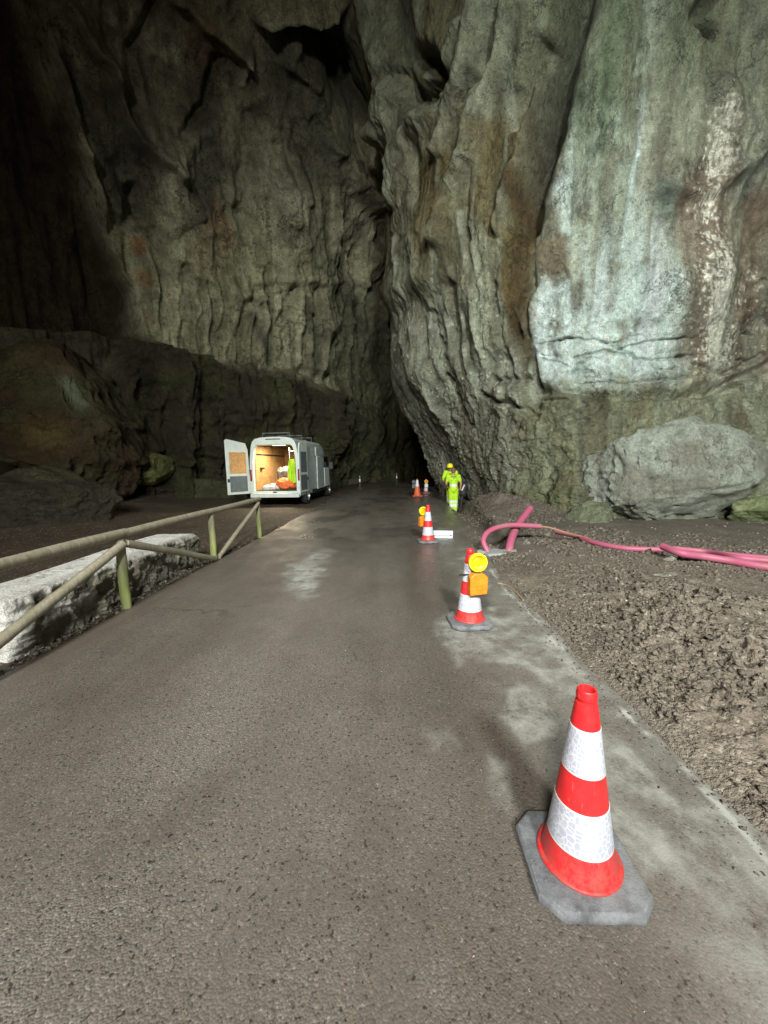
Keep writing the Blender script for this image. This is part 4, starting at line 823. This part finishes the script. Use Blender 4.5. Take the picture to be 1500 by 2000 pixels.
from_bm('shelf_rack', bm, M_STEEL, van, False)
bm = bmesh.new(); box(bm, -.97, .97, -.14, .05, .36, .50); box(bm, -.90, .90, -.16, -.02, .50, .53); from_bm('rear_bumper', bm, M_VAN, van, True, .02)
bm = bmesh.new(); box(bm, -.10, .06, -.03, -.011, .535, .575); from_bm('door_latch', bm, M_DARK, van)
for s in (-1, 1):
    bm = bmesh.new(); box(bm, s*.955-.035, s*.955+.035, -.02, .02, 1.0, 1.45); from_bm('tail_light', bm, M_TAIL, van, True, .01)
for yy in (1.05, 4.75):
    for s in (-1, 1):
        Mx = Matrix.Translation((s*.88, yy, .35)) @ Matrix.Rotation(R(90), 4, 'Y'); bm = bmesh.new(); lathe(bm, [(.20, -.11), (.33, -.11), (.35, -.08), (.35, .08), (.33, .11), (.20, .11)], 32, M=Mx); wh = from_bm('wheel', bm, M_TYRE, van)
        bm = bmesh.new(); lathe(bm, [(.205, -.115), (.19, -.06), (.05, -.05), (.05, .05), (.19, .06), (.205, .115)], 24, M=Mx); lathe(bm, [(.19, .0), (.001, .0)], 24, M=Mx); from_bm('rim', bm, M_STEEL, wh)
bm = bmesh.new(); box(bm, -1.015, 1.015, 1.6, 4.2, .40, .56); from_bm('side_skirt', bm, M_VAND, van, True, .01)
# open left door (inner face seen) and right door folded back along the side
def door(name, hx, ang, s, label):
    d = bpy.data.objects.new(name, None); link(d, van); d.location = (hx, -.02, 0); d.rotation_euler = (0, 0, R(ang)); d['label'] = label; return d
def door_mesh(name, M_, s, label, pm=None):
    # local: x from hinge to free edge (0..0.93), outer face at y=-.05, inner face at y=0
    bm = bmesh.new(); o_ = [(0, .52), (.93, .52), (.93, 2.56), (.85, 2.60), (.12, 2.46), (.03, 2.2)]; a = [bm.verts.new(M_ @ Vector((p*s, -.055, q))) for p, q in o_]; b = [bm.verts.new(M_ @ Vector((p*s, 0, q))) for p, q in o_]
    bm.faces.new(a); bm.faces.new(b[::-1])
    for i in range(6): bm.faces.new((a[i], b[i], b[(i+1) % 6], a[(i+1) % 6]))
    d = from_bm(name, bm, M_VAN, van, True, .012); d['label'] = label
    bm = bmesh.new(); box(bm, min(.14*s, .80*s), max(.14*s, .80*s), .001, .012, 1.32, 2.12, M_); from_bm('door_panel', bm, pm or M_OSB, d, True, .04)
    bm = bmesh.new(); box(bm, min(.12*s, .82*s), max(.12*s, .82*s), .001, .009, .62, 1.22, M_); from_bm('lower_panel', bm, M_GREYP, d, True, .02)
    bm = bmesh.new(); box(bm, min(.84*s, .91*s), max(.84*s, .91*s), .001, .03, 1.0, 1.12, M_); from_bm('door_latch', bm, M_DARK, d)
    return d
Ml = Matrix.Translation((-.99, -.02, 0)) @ Matrix.Rotation(R(-127), 4, 'Z'); door_mesh('rear_door', Ml, 1, 'left rear door swung open, its chipboard inner panel showing')
Mr = Matrix.Translation((1.0, -.02, 0)) @ Matrix.Rotation(R(267), 4, 'Z'); door_mesh('rear_door', Mr, -1, 'right rear door folded back along the side of the van', M_GREYP)
bm = bmesh.new(); box(bm, 1.02, 1.085, 2.3, 3.45, .52, 1.98); box(bm, .975, 1.045, 2.3, 3.45, 1.98, 2.38); from_bm('sliding_door', bm, bpy.data.materials['shaded_van_side'], van, True, .03)
bm = bmesh.new(); box(bm, 1.0, 1.055, 3.7, 4.6, .55, 1.45); cd_ = from_bm('cab_door', bm, M_VAN, van, True, .02)
bm = bmesh.new(); box(bm, .99, 1.03, 3.75, 4.5, 1.47, 2.0); from_bm('door_window', bm, M_GLASS, cd_, True, .02)
bm = bmesh.new(); tube(bm, [(1.0, 4.45, 1.5), (1.15, 4.5, 1.5)], .02, 8); box(bm, 1.10, 1.28, 4.42, 4.55, 1.38, 1.72); from_bm('wing_mirror', bm, M_VAND, van, True, .02)
bm = bmesh.new()
for yy in (.35, 1.9, 3.4): tube(bm, [(-.55, yy, 2.66), (-.55, yy, 2.86), (.55, yy, 2.86), (.55, yy, 2.66)], .02, 8)
for s in (-.5, .5): tube(bm, [(s, .3, 2.80), (s, 3.5, 2.80)], .015, 6)
from_bm('roof_rack', bm, M_STEEL, van)
bm = bmesh.new(); box(bm, -.30, .30, -.02, .04, 2.585, 2.62); from_bm('brake_light', bm, M_VAND, van, True, .008)
VM = Matrix.Translation(vloc) @ Matrix.Rotation(vrz, 4, 'Z')
M_LITE = NT('van_lamp_lit'); M_LITE = M_LITE.out((.9, .85, .7), .4, **{'Emission Color': (1, .86, .62, 1), 'Emission Strength': 6.0})
bm = bmesh.new(); box(bm, -.25, .25, .55, .68, 2.39, 2.418); from_bm('ceiling_lamp', bm, M_LITE, van)
ld = bpy.data.lights.new('van_ceiling_light', 'AREA'); ld.shape = 'RECTANGLE'; ld.size = .5; ld.size_y = .5; ld.energy = 120; ld.color = (1, .84, .60)
lo = bpy.data.objects.new('van_ceiling_light', ld); link(lo, van); lo.location = (.1, .7, 2.37)
# things in the van
def lump(name, c, r, mat, label, cat, seed, amp=.35, lvl=4, group=None):
    b = bmesh.new(); bmesh.ops.create_icosphere(b, subdivisions=lvl, radius=1); q = np.array([t.co[:] for t in b.verts]); f = np.array([[t.index for t in p.verts] for p in b.faces]); b.free(); X_, Y_, Z_ = q.T; sd = seed*7.1
    d = amp*fbm(X_*1.5+sd, Y_*1.5, Z_*1.5, 3)+amp*.6*fbm(X_*3+sd, Y_*3, Z_*3, 3, True); q = q*(1+d[:, None])*np.array(r); q[:, 2] = np.maximum(q[:, 2], -r[2]*.6)
    cw = VM @ Vector(c); o = raw_mesh(name, q, f, mat); o.location = cw; o.rotation_euler = (0, 0, vrz); return tag(o, label, cat, group)
M_BAG = plain('orange_cloth', (.80, .17, .04), .7); M_SACK = plain('white_sack', (.62, .62, .60), .7); M_HV = plain('hi_vis_yellow', (.46, .74, .02), .7, var=.25, scale=5, bump=.9, bs=9, bd=.03); M_JUNK = plain('grimy_tools', (.13, .12, .11), .5, var=.6, scale=20)
lump('orange_bag', (.30, .35, .84), (.36, .24, .25), M_BAG, 'crumpled orange cloth bag at the right of the van floor', 'bag', 1)
lump('white_sack', (-.18, .40, .74), (.22, .2, .15), M_SACK, 'white plastic sack in the middle of the van floor', 'sack', 2)
lump('white_sack', (-.48, .32, .71), (.16, .15, .12), M_SACK, 'small white sack at the left front of the van floor', 'sack', 4)
lump('tool_heap', (.15, 1.2, 1.05), (.42, .5, .42), M_JUNK, 'dark heap of tools on the van floor behind the bags', 'tools', 6, .6)
bm = bmesh.new()
pts = [(-.10, 1.82), (.07, 1.84), (.10, 1.5), (.15, 1.2), (.17, .95), (.05, .88), (-.08, .98), (-.17, 1.10), (-.15, 1.35)]
a = [bm.verts.new((p, -.03, q)) for p, q in pts]; b = [bm.verts.new((p, .10, q)) for p, q in pts]; bm.faces.new(a); bm.faces.new(b[::-1])
for i in range(len(pts)): j = (i+1) % len(pts); bm.faces.new((a[i], b[i], b[j], a[j]))
bmesh.ops.triangulate(bm, faces=bm.faces); bmesh.ops.subdivide_edges(bm, edges=bm.edges, cuts=3, use_grid_fill=True)
for q in bm.verts: q.co.y += .035*math.sin(q.co.x*40+q.co.z*3); q.co.x += .015*math.sin(q.co.z*14)
o = from_bm('hi_vis_jacket', bm, M_HV); o.location = VM @ Vector((.62, .22, 0)); o.rotation_euler = (0, 0, vrz); tag(o, 'hi-vis yellow jacket hanging just inside the right of the van opening', 'jacket')

# ------------------------------------------------------------------ people
def solid(parts, vox, name, mats, parent, smooth=4, split=None):
    bm = bmesh.new()
    for p in parts:
        if p[0] == 'c':
            _, a, ra, b, rb = p; a, b = Vector(a), Vector(b)
            n_ = 7; pts = [a.lerp(b, i/n_) for i in range(n_+1)]; d = (b-a).normalized()
            pts = [a-d*ra*.9, a-d*ra*.6]+pts+[b+d*rb*.6, b+d*rb*.9]; rad = [ra*.42, ra*.8]+[ra+(rb-ra)*i/n_ for i in range(n_+1)]+[rb*.8, rb*.42]
            tube(bm, pts, lambda i, t, rad=rad: rad[i], 14)
        else:
            _, c, r = p[:3]; m = Matrix.Translation(Vector(c)) @ (p[3] if len(p) > 3 else Matrix.Identity(4)) @ Matrix.Diagonal((*r, 1)); bmesh.ops.create_icosphere(bm, subdivisions=3, radius=1, matrix=m)
    me = bpy.data.meshes.new(name); bm.to_mesh(me); bm.free(); o = bpy.data.objects.new(name, me); C.objects.link(o)
    r_ = o.modifiers.new('r', 'REMESH'); r_.mode = 'VOXEL'; r_.voxel_size = vox; r_.use_smooth_shade = True
    s = o.modifiers.new('s', 'SMOOTH'); s.iterations = smooth; s.factor = .5
    dg = bpy.context.evaluated_depsgraph_get(); m2 = bpy.data.meshes.new_from_object(o.evaluated_get(dg)); C.objects.unlink(o); bpy.data.objects.remove(o)
    m2.name = name; m2.materials.clear()
    for m in mats: m2.materials.append(m)
    if split:
        for p in m2.polygons: p.material_index = split(p.center)
    m2.shade_smooth(); return link(bpy.data.objects.new(name, m2), parent)
M_SKIN = plain('skin', (.50, .26, .17), .5, var=.12); M_HAIR = plain('short_dark_hair', (.05, .03, .02), .7); M_HAIR2 = plain('cropped_brown_hair', (.20, .10, .06), .7); M_REF = plain('silver_reflective_tape', (.66, .74, .68), .35, var=.08); M_BOOT = plain('muddy_boots', (.30, .29, .26), .7); M_HELM = plain('yellow_helmet_shell', (.85, .78, .02), .25, var=.05); M_BLK = plain('black_fabric', (.02, .02, .022), .7); M_GLOVE = plain('white_glove', (.6, .6, .56), .7)
def hand(w_, d, side, r=.0085):
    """w_: wrist, d: direction of the fingers; slightly curled"""
    w_, d = Vector(w_), Vector(d).normalized(); s = Vector((0, 1, 0)); s = (s-d*s.dot(d)).normalized(); inn_ = Vector((-side, 0, 0)); L = [.070, .080, .075, .060]; out = [('c', w_, .026, w_+d*.05, .028), ('s', w_+d*.055, (.020, .040, .045))]
    for k in range(4):
        b = w_+d*.085+s*(-.030+.020*k); m = b+d*L[k]*.5+inn_*.010; e_ = m+d*L[k]*.35+inn_*.028; out += [('c', b, r, m, r), ('c', m, r, e_, r*.85)]
    b = w_+d*.030+s*-.035; m = b+s*-.028+d*.03+inn_*.01; out += [('c', b, r*1.2, m, r*1.1), ('c', m, r*1.1, m+d*.03+inn_*.018, r)]
    return out
def person(loc, rz, label, J, helmet=False, sleeves=.6, glove=False):
    t = empty('person', loc, label, 'person', 'road workers by the rock wall', rz)
    V_ = Vector
    parts = [('s', J['pelvis'], (.165, .12, .12)), ('c', J['pelvis'], .135, J['waist'], .125), ('c', J['waist'], .13, J['chest'], .145), ('s', J['chest'], (.19, .125, .15)), ('c', V_(J['chest'])+V_((0, 0, .10)), .08, J['neck'], .055), ('c', J['neck'], .055, V_(J['head'])+V_((0, 0, -.05)), .055),
             ('s', J['head'], (.078, .098, .118)), ('s', V_(J['head'])+V_((0, .075, -.055)), (.045, .04, .045)), ('s', V_(J['head'])+V_((0, .100, -.012)), (.013, .022, .022)), ('s', V_(J['head'])+V_((0, .088, .02)), (.055, .015, .012)), ('s', V_(J['head'])+V_((0, .090, -.052)), (.025, .012, .006)),
             ('s', V_(J['head'])+V_((.080, -.005, -.01)), (.012, .022, .032)), ('s', V_(J['head'])+V_((-.080, -.005, -.01)), (.012, .022, .032))]
    for s, S in ((-1, 'l'), (1, 'r')):
        parts += [('c', V_(J['chest'])+V_((0, 0, .09)), .07, J['sh'+S], .062), ('c', J['sh'+S], .056, J['el'+S], .042), ('c', J['el'+S], .041, J['wr'+S], .027)]
        parts += hand(J['wr'+S], V_(J['wr'+S])-V_(J['el'+S]), s)
        parts += [('c', V_(J['pelvis'])+V_((s*.09, 0, -.02)), .10, J['kn'+S], .062), ('c', J['kn'+S], .062, J['an'+S], .042), ('c', J['an'+S], .045, V_(J['an'+S])+V_((0, .03, -.05)), .045), ('c', V_(J['an'+S])+V_((0, -.03, -.06)), .038, V_(J['an'+S])+V_((0, .15, -.065)), .034)]
    solid(parts, .0085, 'body', [M_SKIN], t, 3)
    up = [('s', V_(J['chest'])+V_((0, 0, .0)), (.205, .145, .17)), ('c', J['chest'], .165, J['waist'], .152), ('c', J['waist'], .155, V_(J['pelvis'])+V_((0, 0, .0)), .168), ('s', V_(J['chest'])+V_((0, 0, .12)), (.15, .11, .07))]
    for S in 'lr': up += [('c', V_(J['chest'])+V_((0, 0, .09)), .085, J['sh'+S], .078), ('c', J['sh'+S], .075, V_(J['sh'+S]).lerp(V_(J['el'+S]), sleeves) if sleeves <= 1 else J['el'+S], .062)]
    if sleeves > 1:
        for S in 'lr': up += [('c', J['el'+S], .060, V_(J['el'+S]).lerp(V_(J['wr'+S]), .9), .042)]
    zc = V_(J['chest']).z; zp = V_(J['pelvis']).z; z1 = zp+(zc-zp)*.42
    solid(up, .014, 'shirt', [M_HV, M_REF], t, 5, lambda c: 1 if z1-.045 < c.z < z1+.055 and abs(c.x-V_(J['waist']).x) < .2 else 0)
    lo_ = [('s', V_(J['pelvis'])+V_((0, 0, -.03)), (.180, .140, .12))]
    for s, S in ((-1, 'l'), (1, 'r')):
        lo_ += [('c', V_(J['pelvis'])+V_((s*.085, 0, -.04)), .115, J['kn'+S], .086), ('c', J['kn'+S], .086, V_(J['an'+S])+V_((0, 0, .03)), .074)]
    kz = V_(J['knr']).z
    solid(lo_, .014, 'trousers', [M_HV, M_REF], t, 5, lambda c: 1 if (kz-.24 < c.z < kz-.12 or kz-.07 < c.z < kz+.01) else 0)
    for S in 'lr':
        a = V_(J['an'+S]); solid([('c', a+V_((0, -.02, .03)), .058, a+V_((0, -.01, -.05)), .055), ('c', a+V_((0, -.03, -.055)), .050, a+V_((0, .16, -.060)), .044)], .01, 'boot', [M_BOOT], t, 3)
    h = V_(J['head'])
    if helmet:
        bm = bmesh.new(); lathe(bm, [(.135, 0), (.118, .008), (.118, .04), (.105, .085), (.07, .122), (.03, .138), (.001, .140)], 32, M=Matrix.Translation(h+V_((0, 0, .035)))@Matrix.Rotation(R(-12), 4, 'X')); hm = from_bm('helmet', bm, M_HELM, t)
        solid([('s', h+V_((0, -.02, .0)), (.085, .095, .085))], .012, 'hair', [M_HAIR], t, 2)
    else:
        solid([('s', h+V_((0, -.016, .022)), (.084, .100, .108)), ('s', h+V_((0, -.05, -.02)), (.070, .06, .07))], .010, 'hair', [M_HAIR2], t, 2)
    return t
V_ = Vector
JA = dict(pelvis=(0, 0, .93), waist=(0, 0, 1.08), chest=(0, .02, 1.27), neck=(0, .03, 1.47), head=(0, .06, 1.60), shl=(-.20, .01, 1.41), shr=(.20, .01, 1.41), ell=(-.26, .05, 1.13), elr=(.28, .02, 1.14), wrl=(-.20, .26, 1.02), wrr=(.27, .12, .90), knl=(-.085, .03, .50), knr=(.085, .03, .50), anl=(-.06, -.02, .09), anr=(.07, .0, .09))
pa = P(887, 1003, 14.4); personA = person(Vector((2.62, 14.4, -.33)), R(-4), 'bareheaded worker in hi-vis yellow-green seen from the back', JA)
# faint print on his back
M_PRINT = plain('dark_green_print', (.10, .16, .03), .7)
for i in range(6):
    bm = bmesh.new(); box(bm, -.10+i*.034, -.10+i*.034+.026, -.136, -.131, 1.385, 1.42); from_bm('back_print', bm, M_PRINT, personA)
for (a, b, c, d) in ((-.03, .0, 1.30, 1.34), (.0, .03, 1.31, 1.345), (-.08, -.055, 1.245, 1.27), (-.035, -.01, 1.255, 1.28), (.01, .035, 1.25, 1.275), (.055, .08, 1.245, 1.27)):
    bm = bmesh.new(); box(bm, a, b, -.138, -.131, c, d); from_bm('back_print', bm, M_PRINT, personA)
JB = dict(pelvis=(0, 0, .92), waist=(.01, .03, 1.08), chest=(.02, .08, 1.28), neck=(.03, .13, 1.47), head=(.03, .18, 1.59), shl=(-.19, .06, 1.41), shr=(.22, .08, 1.42), ell=(-.24, .10, 1.15), elr=(.30, .12, 1.17), wrl=(-.30, .24, .93), wrr=(.26, .38, 1.10), knl=(-.16, .10, .50), knr=(.10, .02, .50), anl=(-.26, .02, .09), anr=(.10, -.02, .09))
personB = person(Vector((2.69, 15.3, -.20)), R(165), 'worker in a yellow helmet standing beyond the bareheaded one', JB, True, 1.5)
bm = bmesh.new(); bmesh.ops.create_icosphere(bm, subdivisions=3, radius=1, matrix=Matrix.Translation((.03, .275, 1.57))@Matrix.Diagonal((.055, .03, .05, 1))); from_bm('face_mask', bm, M_BLK, personB)
# backpack blower leaning by the wall
t = empty('leaf_blower', (3.05, 14.5, -.30), 'black backpack blower with a silver canister right of the bareheaded worker', 'blower')
solid([('s', (0, 0, .95), (.13, .12, .20)), ('s', (-.05, 0, .75), (.14, .12, .16)), ('c', (-.08, 0, .6), .06, (-.16, 0, .02), .03), ('c', (.10, 0, .8), .035, (.22, .02, .50), .025), ('c', (.05, 0, 1.1), .05, (-.15, .1, 1.25), .03)], .015, 'engine', [M_BLK], t, 3)
bm = bmesh.new(); tube(bm, [(-.12, -.14, .84), (-.02, -.14, 1.06)], .055, 16); from_bm('canister', bm, M_STEEL, t)

# ------------------------------------------------------------------ far end: low wall, marker posts
bm = bmesh.new(); pa_, pb_ = G(690, 946), G(790, 937)
tube(bm, [], 1) if False else None
d = (pb_-pa_); L = d.length; ang = math.atan2(d.y, d.x); box(bm, -1, L+1.5, 0, .35, 0, .42); o = from_bm('parapet', bm, plain('parapet_stone', (.11, .10, .07), .8), None, True, .03); o.location = (pa_.x, pa_.y, 0); o.rotation_euler = (0, 0, ang); tag(o, 'low stone parapet across the bend at the far end of the road', 'parapet')
for (px, py, lb) in ((703, 949, 'slim marker post with a pale cap in front of the van nose'), (775, 941, 'slim marker post with a bright reflector before the far parapet')):
    g = G(px, py); t = empty('marker_post', (g.x, g.y, 0), lb, 'marker post', 'marker posts at the bend')
    bm = bmesh.new(); box(bm, -.05, .05, -.05, .05, 0, .62); from_bm('post', bm, plain('grey_post', (.10, .10, .09), .7), t, True, .02)
    bm = bmesh.new(); box(bm, -.052, .052, -.056, -.051, .30, .52); from_bm('reflector', bm, plain('reflector_sheet', (.95, .93, .72), .3), t)
    bm = bmesh.new(); lathe(bm, [(.06, .62), (.06, .72), (.03, .76), (.001, .76)], 16); from_bm('cap', bm, M_STEEL, t)

# ------------------------------------------------------------------ floodlights of the cave (behind the viewer)
for (lc, aim, watt, colr, ang, bl_, size) in LAMPS:
    d = bpy.data.lights.new('floodlight_beam', 'SPOT'); d.energy = watt; d.color = colr; d.spot_size = R(ang*1.0); d.spot_blend = bl_; d.shadow_soft_size = size
    lo = bpy.data.objects.new('floodlight_beam', d); dirv = (Vector(aim)-Vector(lc)); t = empty('floodlight', lc, 'cave floodlight on a mast, %s of the viewer' % ('right behind' if lc[0] > 0 else 'left behind'), 'floodlight', 'cave floodlights')
    link(lo, t); lo.rotation_euler = dirv.to_track_quat('-Z', 'Y').to_euler(); q = dirv.to_track_quat('Y', 'Z').to_matrix().to_4x4()
    bm = bmesh.new(); box(bm, -.4, .4, -.62, -.45, -.3, .3, q); from_bm('housing', bm, M_STEEL, t, True, .02)
    bm = bmesh.new(); bk = (q @ Vector((0, -.7, 0))); tube(bm, [(bk.x, bk.y, bk.z), (bk.x, bk.y, -lc[2])], .06, 12); from_bm('mast', bm, M_STEEL, t)
